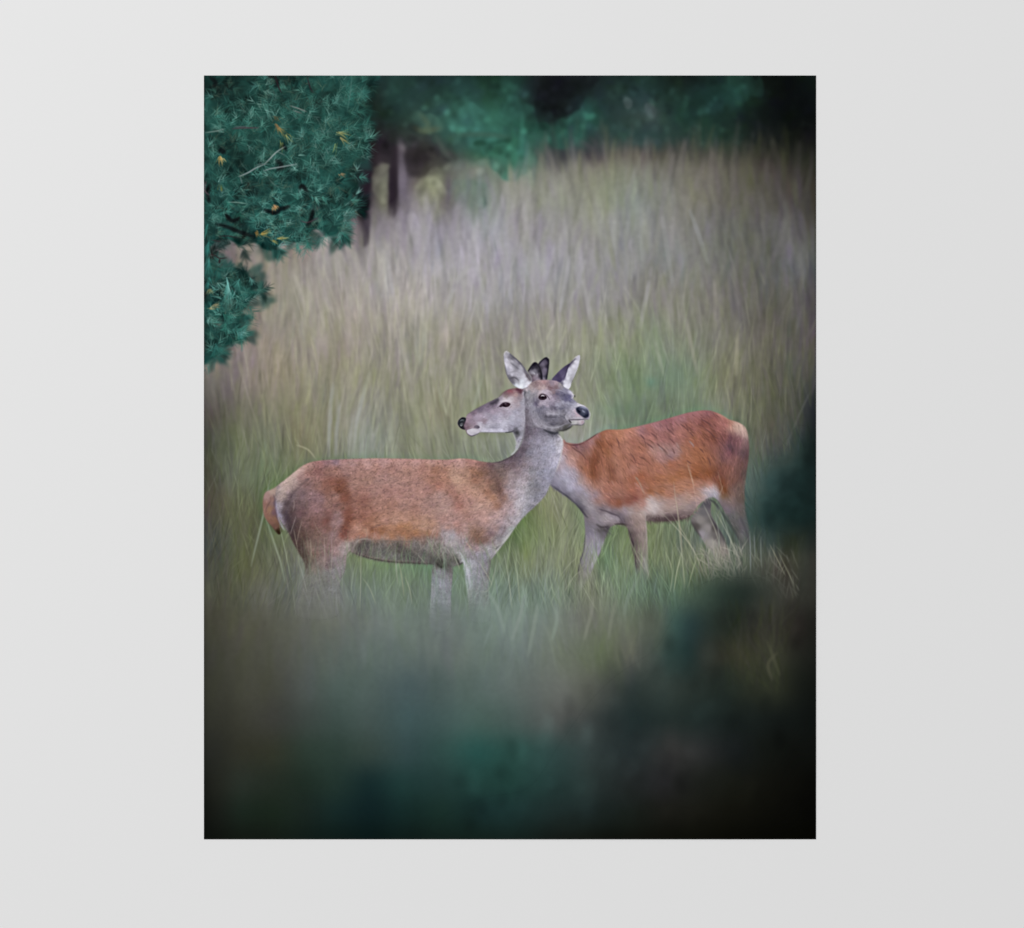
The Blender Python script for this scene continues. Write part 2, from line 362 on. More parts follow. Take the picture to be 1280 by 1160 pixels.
def pine(img):
    """needle tufts of the in-focus pine, top left"""
    crown = P('250 90 462 88 458 112 450 128 449 142 454 155 452 166 463 176 458 190 449 200 442 212 449 224 446 238 444 252 446 262 432 268 428 278 432 290 422 298 404 294 396 286 386 296 382 308 364 302 350 308 342 316 330 313 318 304 300 312 292 326 284 322 274 318 268 326 262 330 250 330')
    low = P('250 328 272 332 286 336 300 334 313 340 316 352 312 366 325 360 327 368 318 376 306 384 298 396 302 410 304 424 288 432 276 440 266 448 256 456 250 452')
    sl = box(250, 90, 475, 470); X, Y = grid(sl)
    n1 = noise(14, 12); n2 = noise(30, 26)
    under = np.zeros((H, W), np.float32)
    for poly in (crown, low):
        s2, m = mask_poly(poly, 5.0, pad=18); under[s2] = np.maximum(under[s2], m)
    hole = layer_mask('268 300 284 300 300 312 294 326 272 330 264 316', 4)
    hole2 = layer_mask('262 398 276 396 278 412 266 418', 4)+layer_mask('278 374 292 374 290 386 280 384', 3)
    hole3 = layer_mask('382 260 395 250 398 270 388 280', 5)
    under = under*(1-np.clip(hole*.85+hole2*.6+hole3*.4, 0, 1))
    base = np.array([.080, .205, .185])*(1+.26*n1[..., None]+.22*n2[..., None])*np.where(YY > 328, 1.15, 1)[..., None]
    base = np.clip(base+np.maximum(-n1, 0)[..., None]*np.array([.02, .012, .01]), .02, 1).astype(np.float32)
    ng = noise(6, 5)
    a = np.clip((under-.48+.10*ng)*3.2, 0, 1)*.97
    warm = np.clip((-n1-.7)*.9, 0, 1)[..., None]*a[..., None]
    base = base*(1-.6*warm)+np.array([.15, .145, .14], np.float32)*.6*warm
    img[:] = img*(1-a[..., None])+base*a[..., None]
    # broad soft masses of needles
    for sg, k, al in ((4, 420, .5), (2, 300, .3)):
        x = rng.uniform(256, 462, k); y = rng.uniform(95, 452, k); ok = sample(under, x, y) > .6; x = x[ok]; y = y[ok]
        s = Strokes(); s.add(x, y, rng.uniform(0, 6.3, len(x)), rng.uniform(3, 12, len(x)), np.clip(sample(img, x, y)*(1+rng.normal(.12, .35, len(x)))[:, None], 0, 1), w=1.2, taper=2); s.draw(img, sg, al)
    def inside(n, poly_mask, thr=.35):
        x = rng.uniform(256, 466, n*5); y = rng.uniform(95, 456, n*5)
        ok = sample(poly_mask, x, y) > thr
        return x[ok][:n], y[ok][:n]
    clump = noise(17, 14)
    lite = blur(clump, 2)
    def tufts(n, L, k, col, db, sig, al, thr=.3, sel=None, fan=1.25, wide=0):
        x, y = inside(n, under, thr)
        if sel is not None:
            ok = sample(lite, x, y)*sel[0] > sel[1]; x = x[ok]; y = y[ok]
        n = len(x)
        ax = rng.uniform(-math.pi, math.pi, n)*.55-math.pi/2*.55+rng.normal(0, .6, n)
        ax = np.where(x > 420, rng.normal(-.35, .9, n), ax); ax = np.where(sample(under, x, y) < .5, rng.uniform(-3.1, 3.1, n), ax)
        tt = rng.uniform(0, .75*L, n*k); A_ = np.repeat(ax, k)
        xs = np.repeat(x, k)+np.cos(A_)*tt; ys = np.repeat(y, k)+np.sin(A_)*tt
        an = A_+np.where(rng.random(n*k) < .5, -1, 1)*np.abs(rng.normal(.62*fan/1.25, .24, n*k))
        c = np.repeat(col[None]*(1+rng.normal(0, db, n))[:, None], k, 0)*(1+rng.normal(0, .12, n*k))[:, None]
        c += rng.normal(0, .012, (n*k, 1))*np.array([1, -.2, -.6])
        ln = L*rng.uniform(.6, 1.1, n*k)
        s = Strokes(); s.add(xs, ys, an, ln, np.clip(c, 0, 1), curve=rng.normal(0, .12, n*k), w=rng.uniform(.4, 1.0, n*k), taper=1, step=.7)
        s.draw(img, sig, al)
    G = lambda h: hexc(h).astype(float)
    tufts(330, 16, 16, G('173f39'), .2, 2.4, .6)
    tufts(240, 12, 14, G('0f2724'), .2, 1.2, .6, sel=(-1, .1))
    tufts(420, 14, 22, G('1d4d45'), .18, 1.0, .55, sel=(1, -.5))
    tufts(480, 14, 16, G('22584d'), .2, .5, .5, sel=(1, -.2))
    tufts(260, 12, 18, G('0f2422'), .2, .5, .55, sel=(-1, .2))
    tufts(330, 14, 12, G('31695e'), .22, .28, .55, sel=(1, -.3))
    tufts(150, 10, 14, G('24493e'), .25, .5, .6, sel=(-1, -.2))
    tufts(330, 12, 12, G('4b8577'), .22, .24, .6, sel=(1, -.3)); tufts(120, 12, 9, G('5a6a55'), .25, .28, .35)
    tufts(130, 11, 9, G('6a9389'), .2, .24, .55, sel=(1, 0), fan=.9)
    # named tufts: x y direction(deg) fan length count colour sigma
    T = '''455 178 -60 1.4 13 26 4f9384;462 172 -20 1.2 11 16 5fa08f;448 222 -10 1.5 11 24 3f8a7a;445 216 -70 1.3 9 14 6fa79b;438 250 0 1.4 11 24 3d8274;
444 244 -40 1.2 9 12 6aa598;425 290 30 1.5 11 26 2d7365;408 290 100 1.4 10 16 2a6a5c;384 300 80 1.5 12 28 2f7a6a;372 304 100 1.4 11 18 2c7464;452 104 -60 1.2 12 20 2f6f64;
446 140 -10 1.3 12 24 2a685b;415 130 -20 1.5 12 26 4b8b7f;420 126 -80 1.5 10 14 5f998c;360 112 200 1.3 13 22 3d776b;330 100 -90 1.3 11 16 4a8a82;325 106 170 1.3 12 18 4a8d84;
268 122 200 1.2 11 14 4f8b81;276 160 190 1.0 12 14 568e82;372 180 150 1.4 14 26 3f8072;380 172 -120 1.3 12 20 56958a;398 176 -90 1.5 12 20 4b8c7d;330 182 90 1.2 12 18 47786e;
330 190 120 1.1 13 16 568a7e;282 250 60 1.4 14 24 1f6455;300 262 90 1.5 13 24 1c5c4c;372 250 -90 1.4 12 22 3c8272;378 260 180 1.2 10 14 5a978a;402 246 30 1.4 12 24 34796a;396 240 -30 1.2 10 14 5a9a8a;
285 352 95 .55 20 34 3f8d80;283 345 80 .4 26 20 6bb0a5;300 348 110 .9 14 26 3b8377;312 346 60 1.3 10 18 4f9488;290 362 90 1.2 14 30 246a5e;262 345 100 .9 18 22 2b7a70;322 364 -30 1.4 8 20 2f6457;
300 378 40 1.2 11 22 3d7a6b;278 392 30 1.3 14 30 2c7463;290 412 20 1.3 14 26 37786c;296 418 0 1.2 10 14 4e8c84;270 428 90 1.4 14 30 2b7066;282 404 100 1.3 13 24 296f5f;262 300 100 .6 20 24 2a7a70;260 280 100 .5 18 20 2a776c;262 320 100 .6 20 22 2f8076'''
    for e in T.replace('\n', '').split(';'):
        x, y, d, fan, L, k, c = e.split(); x, y, d, fan, L, k = float(x), float(y), math.radians(float(d)), float(fan), float(L), int(k)
        s = Strokes(); cc = G(c)[None]*(1+rng.normal(0, .16, k))[:, None]
        q_ = rng.uniform(0, .6*L, k)*(fan < 3); s.add(x+math.cos(d)*q_, y+math.sin(d)*q_, d+rng.uniform(-fan, fan, k)*.8, L*rng.uniform(.6, 1.1, k), np.clip(cc, 0, 1), curve=rng.normal(0, .12, k), w=.7)
        s.draw(img, .34, .6)
    # dry orange tufts
    for e in '275 196 92 .6 11 14 a88845;278 197 70 .5 9 6 c2a35c;348 160 40 .8 14 14 7d7440;345 155 70 .8 12 10 8c6a3e;357 168 50 .5 12 8 9a9a55;352 178 80 .3 14 6 7f8a48;424 166 10 .6 16 12 8a8c50;426 172 40 .6 14 10 958f55;420 180 95 .2 16 6 6e8a52;343 258 80 .8 9 12 a0703c;341 256 40 .5 8 5 b88a5e;326 292 -10 .5 13 12 8a7a3a;320 290 60 .6 9 8 8a6a30;348 298 -5 .4 14 10 8a8a4e;340 300 30 .4 9 8 7a7a40;425 218 20 .6 7 8 8a6d4a;276 238 -100 .5 8 6 6a7a3e;344 146 60 .8 10 10 5e5638;262 362 90 1 8 18 5f6b4a;268 382 0 .8 9 16 7d7f5c;262 386 -20 .6 9 8 8a8a60'.split(';'):
        x, y, d, fan, L, k, c = e.split(); x, y, d, fan, L, k = float(x), float(y), math.radians(float(d)), float(fan), float(L), int(k)
        s = Strokes(); cc = G(c)[None]*(1+rng.normal(0, .15, k))[:, None]
        s.add(np.full(k, x)+rng.normal(0, 1.5, k), np.full(k, y)+rng.normal(0, 1, k), d+rng.uniform(-fan, fan, k), L*rng.uniform(.6, 1.1, k), np.clip(cc, 0, 1), curve=rng.normal(0, .2, k), w=.9)
        s.draw(img, .36, .8)
    # dark gaps and cones
    s = Strokes()
    for p in ('353 182 356 184 358 188', '272 188 280 190 276 186', '374 236 378 232 384 240', '392 262 388 276 384 282', '300 90 342 96 346 110', '270 280 285 284 300 290 318 296', '344 200 352 206 346 214', '330 262 345 266 352 258', '262 96 270 104 264 110', '350 262 362 258', '300 272 290 276 282 268', '262 230 259 240 262 254'):
        s.path(p, '101718', 3.2, 2)
    s.draw(img, 1.4, .75)
    s = Strokes()
    for p, c, w in (('298 221 310 216 320 210 332 205', '7f8d8c', 2.0), ('330 206 338 198 346 190 357 183', '8f9d9b', 1.8), ('329 214 338 211 350 209 372 205', '7f918f', 1.9), ('318 208 326 205 336 206', '5a6b69', 1), ('300 220 303 230', '5c706c', 1), ('345 189 352 192 357 195', '6c7c79', .8),
                    ('335 222 342 230 349 234', '4b6b62', .8), ('310 214 303 206 300 200', '3f6058', .7), ('256 166 270 164 282 161', '66827a', 1.8), ('290 161 305 160 324 160', '4b3f45', 2.2), ('292 159 310 158', '6b6068', .8), ('284 253 296 253 310 255', '6d9485', 1.1),
                    ('272 296 285 295 300 298', '2a2326', 1.0), ('262 318 268 319 275 323 284 322', '2d2728', 1.4), ('264 300 276 302', '332c2e', 1), ('275 324 274 329', '2d2728', 3.2), ('375 276 385 278 398 272', '433a3f', 1.3), ('258 226 256 238 262 244', '5b5056', 1.6), ('362 132 374 136 384 140', '8b8f8a', 1.2), ('366 138 378 142', '7b807d', 1), ('384 96 388 110 392 116', '2c2a2e', 2), ('344 94 348 108 352 116', '2a2629', 2.6), ('440 94 438 116 434 140', '44736a', 1.2)):
        s.path(p, c, w, 2)
    s.draw(img, .55, .85)

def lighten(p, k):
    out = []
    for e in p.split(';'):
        t = e.split(); c = hexc(t[2])*(1-k)+np.array([.46, .43, .41])*k; out.append(t[0]+' '+t[1]+' '+''.join('%02x' % int(v*255) for v in c))
    return ';'.join(out)

def skin(img, poly, pts, soft=.6, p=3.2, eps=3.0, step=1, sm=0, alpha=1.0, smooth=True, fade=None, sat=1):
    """a patch of the animal: outline + colour points"""
    poly = P(poly) if isinstance(poly, str) else poly
    sl, m = mask_poly(poly, soft, smooth=smooth)
    xy, col = C(pts)
    if sat != 1:
        l_ = (col*np.array([.3, .59, .11])).sum(1, keepdims=True); col = np.clip(l_+(col-l_)*sat+np.array([.012, .006, .012]), 0, 1)
    f = colour_field(xy, col, sl, p, eps, step, sm)
    if fade is not None: m = m*fade[sl]
    over(img, sl, f, m*alpha)
    return sl, m

def fur(img, sl, m, n, ang, L, sig, alpha, db, hue=.3, light=0, curve=.3, spread=.25, col=None, where=None, taper=1):
    """hairs that take the colour under them; ang: function(x,y)->angle"""
    y0, y1 = sl[0].start/S+PY0, sl[0].stop/S+PY0; x0, x1 = sl[1].start/S+PX0, sl[1].stop/S+PX0
    x = rng.uniform(x0, x1, n*2); y = rng.uniform(y0, y1, n*2)
    full = np.zeros((H, W), np.float32); full[sl] = m
    ok = sample(full, x, y) > .6
    if where is not None: ok &= where(x, y)
    x = x[ok][:n]; y = y[ok][:n]; k = len(x)
    if not k: return
    c = sample(img, x, y)
    c = tint(c, rng.normal(light, db, k), rng.normal(0, hue, k))
    if col is not None: c = c*.4+.6*col
    s = Strokes(); s.add(x, y, ang(x, y)+rng.normal(0, spread, k), rng.uniform(L[0], L[1], k), c, curve=rng.normal(0, curve, k), w=rng.uniform(.4, 1.2, k), taper=taper, step=.5)
    s.draw(img, sig, alpha)

def mottle(img, sl, m, amp, sx, sy, hue=.3):
    n = noise(sx, sy)[sl]; n2 = noise(sx*1.5, sy*1.5)[sl]
    v = img[sl]
    v *= (1+amp*n*m)[..., None]
    v += (amp*hue*n2*m)[..., None]*np.array([.5, -.05, -.45], np.float32)

def angf(s):
    """'x y degrees;...' -> interpolated direction field"""
    t = np.array([[float(v) for v in e.split()] for e in s.split(';') if e.strip()])
    def f(x, y):
        u = np.zeros_like(x); v = np.zeros_like(x)
        for a, b, d in t:
            w = 1/((x-a)**2+(y-b)**2+40)**1.5
            u += w*math.cos(math.radians(d)); v += w*math.sin(math.radians(d))
        return np.arctan2(v, u)
    return f

REAR_BODY = '703 551 708 553 714 554 719 554.5 724.5 554 734 550 744 544 751 540 760 537 777 537 798 532.7 823 526.4 845 520 863 515.2 882 513 897 516.5 910 524 924 528.5 933 537 936 555 935.3 574 933 591 931 610 931 634 936 660 938 690 930 692 920 667 908.5 645 899 628 893 622 886 622 878 627 870 635 864 644 848 650 826 651.5 808 651 807.5 655 808.5 676 809.5 698 811 722 800 738 795 730 794 715 792 693 787.5 674 783 658 772 655.5 763 658.5 760 664 756 674 751 688 745 701 739 715 733 728 727 738 719 740 720 728 722.5 715 726 698 729.7 687 731.5 670 730.8 654 728.8 642 721 632 711 622.8 695.5 612.4 688 606 688 596 695 580'
HEAD_B = '582 522.3 584.5 518 592.6 512.8 601 508 609 503.8 616 500.3 621.5 497.6 626 494.8 630 490 636 487 644 485.2 650.3 484.5 656 486 660 492 662 510 662 540 655 545 650 556 646 564 641 569 639 568 643.5 562 644.8 551 641.5 541.5 638 539.5 631 540.3 613 540.3 600.2 540.3 594 543.8 588.4 544.8 583.8 541.7 581.6 537.2 576.7 535.5 573.3 532 572.2 528.6 574 524.5 578 521.7'
HIND_INNER = '883 622 888.5 628 889 643 897 658 906 676 914 700 916 715 896 718 890.5 706.5 886 690 879 676 870.4 663 863.6 651.6 866 644 873 635.5 878 628'
FRONT_BODY = '348.5 606.5 356 600 364 593.5 372 587 380 581.5 388 578 396 576.2 408 575 430 574 470 573 520 573.8 555 574.8 575 573.2 590 574.2 603 577 615.7 578.2 624 577 631 574.5 641.4 569 647.6 562 651.7 553.8 654.3 543.4 656.4 530 657.8 515 657.6 502.4 655.9 492 656 486 662 482 672 490 690 500 700 520 697 538 699.3 543.6 703.2 550.7 703.4 557 701.4 566.2 699.3 575.5 694 591 689 602.4 682.8 617 676.5 625 668.3 633.4 660 640.7 653.8 646.9 648 654 640 665 631.7 676.5 619.3 692.8 613 702 611.5 722 611 740 612 775 588 775 585 750 584 738 582 722.8 579.5 703 573 705.5 567 708 566 716 564 742 562 785 538 785 539 740 540 714.5 541 705 520 703.5 488 702 461 697 439.7 689.5 436 690 433 697 431.5 712 425 730 421 770 372 770 378 735 381.4 714 380.3 703 374 691.4 367 679 360.7 665.5 353 655 347 640 344 622 346 611'
TAIL = '354 602 348 606.5 340.7 611 332.4 615 329.3 622 328.8 634.5 331.4 647 340.7 659.3 348 667.6 351 664 350.5 655 349 640 350 625 356 610'
HEAD_A = '655 486 659 484.6 664 478.6 671 475.4 681 475 690 475.2 698.4 477.6 705.3 484 712.2 487.4 716.8 493 716.6 498 720.5 502.6 725.2 505 731.2 507.6 735.5 512 736.9 518.3 735.6 523.8 730.6 525 730.4 528.4 726.9 531.4 721.7 530.6 715.3 531.4 711.4 535.3 705.3 537.7 698.4 538.6 693 539.4 686.4 538.2 679.5 535.8 671 534 660 532 656.5 520 656 500'
EAR_L = '632.4 438.8 629.7 442.4 630.2 450.7 632 461 634.5 470.7 639.3 478.3 643.4 482.4 648 485 653.8 486 661.4 482.6 664.8 476.9 664 470.7 658.6 464.5 653 456.2 646.2 449.3 638.6 442.4 635.2 439.6'
EAR_R = '689.8 475.4 696 467.2 703.6 459.9 711.9 454.1 718.8 447.2 724.3 443.8 725 448.6 722.2 459 719.5 467.2 714.7 478.3 712.6 484.5 708.5 487.2 704 483 699 478'
EAR_B1 = '660 463.8 664 457.6 667.6 453.4 671 454 674.5 459 676.6 467.2 677.2 478 664 478 664 472 661.5 467'
EAR_B2 = '673 456 678.6 449.3 682.8 446.9 685.5 448.4 686 454 684.8 464.5 683 477 676.8 477'

def rear_deer(img, F):
    # inner hind leg
    fade = np.clip((712-YY)/22, 0, 1)
    skin(img, HIND_INNER, '885 630 5c565b;880 640 6b6668;890 650 6b6664;875 650 857d7b;885 660 8a8282;878 668 8f888d;897 670 6b6563;890 680 97908b;900 690 8e857c;905 700 8a8378;870 658 5b5552;886 690 8c8a80;893 660 5e5856', .8, fade=fade*.95+0)
    fade = 1-np.clip((YY-np.where(XX < 770, 712, 704))/np.where(XX < 770, 24, 22), 0, 1)
    fade = np.where(XX > 890, np.clip((700-YY)/45, 0, 1), fade)
    fade = fade*(1-.8*np.clip((XX-926)/12, 0, 1)*np.clip((YY-565)/40, 0, 1))
    pts = '''705 560 b08b88;710 558 a0685a;714 568 b27f70;712 577 b58a80;705 582 ab9ba5;700 572 b5aab5;720 556 7f545a;726 560 8b5f57;733 556 8b5a55;740 552 a57470;747 545 a06a62;720 566 a3705f;727 572 9a5f49;735 565 9a6452;725 580 a8694f;
735 575 94553f;732 585 a3603f;743 560 9a5c42;747 552 8f4f30;752 546 94532f;752 556 96522f;744 572 86492d;742 583 84472b;743 592 8b4f34;748 588 9c5c40;738 595 9b5a3c;757 545 a8694c;770 541 b3714f;762 552 a55f3f;760 565 a3623f;770 560 ad6b50;770 575 ad7055;755 578 a15f42;
755 592 a8684a;764 588 85503a;766 598 97593f;780 556 b5735a;775 590 b57358;778 570 ad6a50;788 543 b5745c;790 550 a2614a;800 536 a87070;812 540 a5645a;820 530 a06a6a;832 527 985f60;850 521 a2696a;868 517 a66d6c;885 515 93595c;893 521 93544a;901 519 b06f63;
907 528 a06055;913 530 b87f68;918 532 c3a08a;927 535 c8a792;932 543 a5887c;933 555 7f5f5e;931 566 5d4446;925 550 85575a;918 552 7c4f4e;914 558 5b4048;912 548 70454a;905 545 8a5048;890 545 8b4c38;897 535 96574c;878 540 94553e;880 528 82483c;870 522 9b5a52;860 532 9b5a4a;
850 540 a8685a;842 548 a2655c;830 545 a06259;815 548 a8685a;818 560 a8796c;830 562 a0786f;838 567 957173;845 562 a57a70;828 572 a9766c;800 560 a9664c;795 575 a9654c;790 585 b0705a;808 578 a5654c;820 583 a9684f;840 580 a86246;855 572 a7623f;855 560 a8684a;865 552 a05c40;
870 565 a55f38;880 575 a15c38;872 585 9b562e;868 593 8e4b26;885 590 8a4b28;878 596 9c5a38;850 592 a35f36;840 598 a8643c;825 598 a5633f;812 600 a46040;800 595 a35a3a;790 600 a35c3e;780 605 a76549;768 608 ab6a50;758 612 a8674f;745 605 aa7058;735 600 b08070;
740 612 a5817a;748 625 9e7468;758 620 a86c58;765 626 8f5440;773 628 85482f;785 626 8a4c3a;793 622 87493a;790 612 a05a42;798 612 a86550;804 620 a5654c;812 614 99562f;825 614 a0603c;835 618 a86c54;850 610 ae7050;862 606 b07050;875 602 b5755a;887 604 b9785f;865 614 b07a62;
893 598 7c4631;899 592 7a4533;903 602 7f4328;905 612 7a4424;903 620 6f5538;908 585 84503f;915 575 8c5a52;912 565 855050;925 580 704a42;922 592 6d473c;930 592 5a453e;913 600 80503f;915 612 7a5b50;925 610 665248;
811 624 c3b5b0;811 634 c0b2ac;817 630 bcaea8;817 638 b5a6a1;826 630 ab938a;822 622 a9806c;835 627 ad8b7e;848 624 a88a7d;860 620 b08a78;868 624 ae8d85;872 616 b08a7a;881 614 aea3a8;889 611 bab6bd;893 617 aaa6b0;889 621 8f8b93;897 622 8f868c;826 641 9f8c84;840 637 a38b80;852 634 a08a80;862 635 94807a;868 630 96807c;812 645 6b5c58;822 648 5c4b49;834 648 574644;843 646 5a4748;852 642 75625e;862 641 7a6862;
690 602 7b7787;694 596 8f8c9c;700 605 8b8797;703 597 a4a1b3;712 610 a3a0b3;709 600 aaa8ba;718 600 a29dae;707 588 a8a6b8;715 590 a39aa8;724 610 a09bab;725 600 a5887f;715 619 837f8c;705 611 7f7b89;732 618 98909a;742 618 9b8288;730 628 908a90;738 634 978d90;724 628 6f6c76;726 636 4f4c52;697 610 62606b;710 620 5d5b62;722 631 55535a;
733 642 706c72;742 641 90868c;748 637 8f8082;758 642 a2979c;765 646 a79ca3;755 650 968b8c;772 648 9f949c;775 645 6c5f68;765 641 695c64;752 637 655960;778 652 51474b;770 654 7a7170;745 650 8a8186;788 640 a9958e;780 638 9c8a8c;795 634 b08a7a;803 630 b07a6c;792 645 9b8278;802 642 aa958a;806 640 b5a49c;785 650 7a6866;
732 655 6c6870;737 660 79747e;745 656 7a747c;750 662 55504f;758 661 4a4545;735 672 807c88;745 670 8e8a96;753 668 6f6a70;738 682 8c8895;748 680 94909b;731 690 7c7981;740 690 9a97a2;728 700 77757a;736 705 8f8e90;741 702 97969a;726 712 6f6e68;733 718 888880;724 722 5e5e57;730 728 80827a;
788 658 7d6d69;795 655 968178;803 655 a08c82;792 668 70605c;802 670 8f8078;788 668 4f4444;792 680 4d4142;798 682 75685f;805 685 8f8178;796 693 615650;803 695 80766c;808 698 99938c;798 706 5f5c54;806 708 8b8d85;800 716 6c766b;
903 628 82706f;910 635 74666a;900 632 60595d;915 625 7b665e;925 622 625248;925 635 615855;912 648 5b5c56;918 645 5f5e58;925 652 5c595b;918 660 545550;930 662 625c62;925 672 645d60;933 680 5d5b5a;930 690 5d5b56'''
    sl, m = skin(img, REAR_BODY, pts, .7, p=3.4, eps=6, step=1, sm=1.3, fade=fade, sat=.93)
    mottle(img, sl, m, .02, 5, 4)
    s_ = Strokes()
    for q, c, w in (('748 550 742 570 741 590 744 604', '7c4126', 1.1), ('765 572 763 586 765 600', '85492f', .8), ('870 596 885 594 895 584', '834022', .9), ('897 596 902 610 904 620', '743f22', 1), ('912 535 918 550 916 566', '6a444c', 1), ('933 555 934 575 930 595', '553c3a', 1)): s_.path(q, c, w, 2)
    s_.draw(img, 2.8, .5, clip=(sl, m))
    s_ = Strokes()
    for q, c, w in (('757 541 774 540 800 537', 'c07e62', 1), ('772 552 774 570 784 590', 'bb7658', 1), ('800 585 830 582 850 578', 'b5704c', 1), ('810 628 815 640 824 634', 'c8bab5', 1), ('784 612 796 604 800 616', 'b87459', .8), ('868 519 890 516 906 522', 'ac7069', 1)): s_.path(q, c, w, 2)
    s_.draw(img, 2.8, .5, clip=(sl, m))
    A = angf('710 560 50;740 560 62;745 585 80;770 550 45;800 545 42;770 590 70;760 620 40;800 590 50;840 540 48;850 580 25;870 600 15;885 525 40;900 560 65;925 560 95;915 590 100;820 570 52;830 600 20;790 625 30;700 600 55;720 615 50;750 640 30;845 635 10;740 690 100;800 680 85;890 600 60')
    body = lambda x, y: (y < 648) & ~((x < 735) & (y > 575+(x-690)*1.0)) 
    n = 9000
    fur(img, sl, m, 5000, A, (4, 11), .6, .5, .1, .4, spread=.25)
    fur(img, sl, m, 4200, A, (4, 11), .36, .6, .2, .3, spread=.22, where=lambda x, y: y < 620-np.clip(735-x, 0, 60)*1.1)
    fur(img, sl, m, 3500, A, (3, 8), .4, .5, .08, .3, spread=.3)
    fur(img, sl, m, 1600, A, (3, 8), .34, .55, .16, .3, light=.12, spread=.3)
    # dark partings in the coat of the back
    back = lambda x, y: (x > 745) & (x < 905) & (y < 588-(x-745)*.12) & (y > 0)
    fur(img, sl, m, 330, A, (6, 15), .42, .65, .05, .2, light=-.36, spread=.18, where=back, taper=2, curve=.2)
    fur(img, sl, m, 260, A, (4, 10), .5, .5, .06, .2, light=.22, spread=.2, where=back, taper=2, curve=.2)
    s = Strokes()
    for p_ in ('820 553 826 559 831 563 835 567', '836 547 840 551 844 555', '833 535 838 539 843 544', '839 560 842 563 843 568', '806 552 812 557 817 560', '770 547 773 553 774 559', '748 541 738 548 731 552', '712 556 719 562 727 567 733 575', '788 566 792 572 795 579', '862 540 867 546', '850 530 856 534 861 540', '880 535 887 540 893 546 900 549', '876 524 884 528 892 535', '884 571 887 577 888 583', '874 560 880 566', '706 553 713 556 722 556 731 553', '813 541 819 545 822 550', '800 543 806 549', '858 575 864 580'):
        s.path(p_, '5a3838', 1.1, 2)
    s.draw(img, .55, .8)
    s = Strokes()
    for p_, c in (('861 551 866 556 867 559', '9b9aa5'), ('823 558 829 563', 'b59a98'), ('845 553 849 560', 'b08f8a'), ('764 600 768 607', 'c08a74'), ('795 598 799 603 803 612 806 618', 'b09a84'), ('793 603 800 610', 'b8867a'), ('794 596 798 600', '9f9c88'), ('770 538 790 537 800 534', 'c08468'), ('895 517 905 521 912 527', 'c98f77')):
        s.path(p_, c, 1.3, 2)
    s.draw(img, .7, .6)
    # under edge, chest line, belly fringe
    s = Strokes()
    s.path('746 636 755 638 765 642 773 645 777 651', '4b4048', 1.5, 2); s.path('689 606 697 612 711 622 722 632', '44434a', 1.4, 2)
    s.path('721 631 727 638 735 648', '45434a', 2.2, 2); s.path('745 655 752 659 760 658', '453e40', 2, 2); s.path('768 655 778 655 784 657', '3f3a33', 1.7, 2)
    s.draw(img, .7, .75)
    s = Strokes(); k = 130; x = rng.uniform(808, 862, k)
    s.add(x, 648-np.clip(x-840, 0, 30)*.15+rng.normal(0, 1.5, k), 1.5+rng.normal(0, .35, k), rng.uniform(3, 7, k), np.tile(hexc('4b3d3c'), (k, 1)), w=.8); s.draw(img, .5, .55)
    s = Strokes(); s.path('785 660 789 672 792 684 794 700 795 716', '393333', 1.4, 2); s.path('806.5 640 807.5 655 808.5 675 809.5 700', 'b3a6a0', 1.2, 2)
    s.path('731.5 668 730 686 726 700 722 718', '474548', 1.2, 2); s.path('788 676 793 688 799 697', 'b0a59a', .7, 2); s.draw(img, .6, .7)
    s = Strokes(); s.path('885 624 893 628 900 638', '3f3d42', 1.4, 2); s.path('887 645 895 658 903 670 907 680', '4a484c', 2, 2); s.path('864 652 869 661 877 672', '4a4646', 1.3, 2)
    s.path('900 638 909 650 920 667 931 686', '474a49', 2.4, 2); s.path('925 645 932 662 937 680', '4c4a4e', 1.8, 2); s.draw(img, .9, .7)
    # ---- its head, looking left
    for e, p_, q in ((EAR_B2, '679 455 6a6270;682 452 615a66;684 458 3a363f;681 462 6f6776;680 468 6a6270;682 470 47424d;679 474 857b88;676 460 4a4450;684 450 35313a', '673 456 678.6 449.6 682.8 447.3 685.3 449 685.5 455 684.4 465 682.5 475'),
                     (EAR_B1, '668 456 2f2c33;666 460 3b3840;671 459 3a3740;668 463 77727c;666 466 97939c;670 466 6a6570;671 470 8f8490;668 472 8a7a86;665 470 5b5058;674 464 35313a;675 470 3a323c;672 475 9a8894;666 475 6f5d69', '660.3 464 664 457.9 667.6 453.8 671 454.3 674.5 459.4 676.4 467.4 676.8 475')):
        skin(img, e, p_, .5, p=3)
        s = Strokes(); s.path(q, '2d2a31', 1.6, 0); s.draw(img, .6, .8)
    s = Strokes(); s.path('684 446.5 686.3 448', 'bdbcae', .9, 2); s.path('667 466 669 468', 'b7b4bb', 1.2, 2); s.path('671 467 672 469', 'a5a0a8', 1, 2); s.path('676 462 677.5 470 677.5 476', '2c2830', 1.6, 2); s.draw(img, .5, .8)
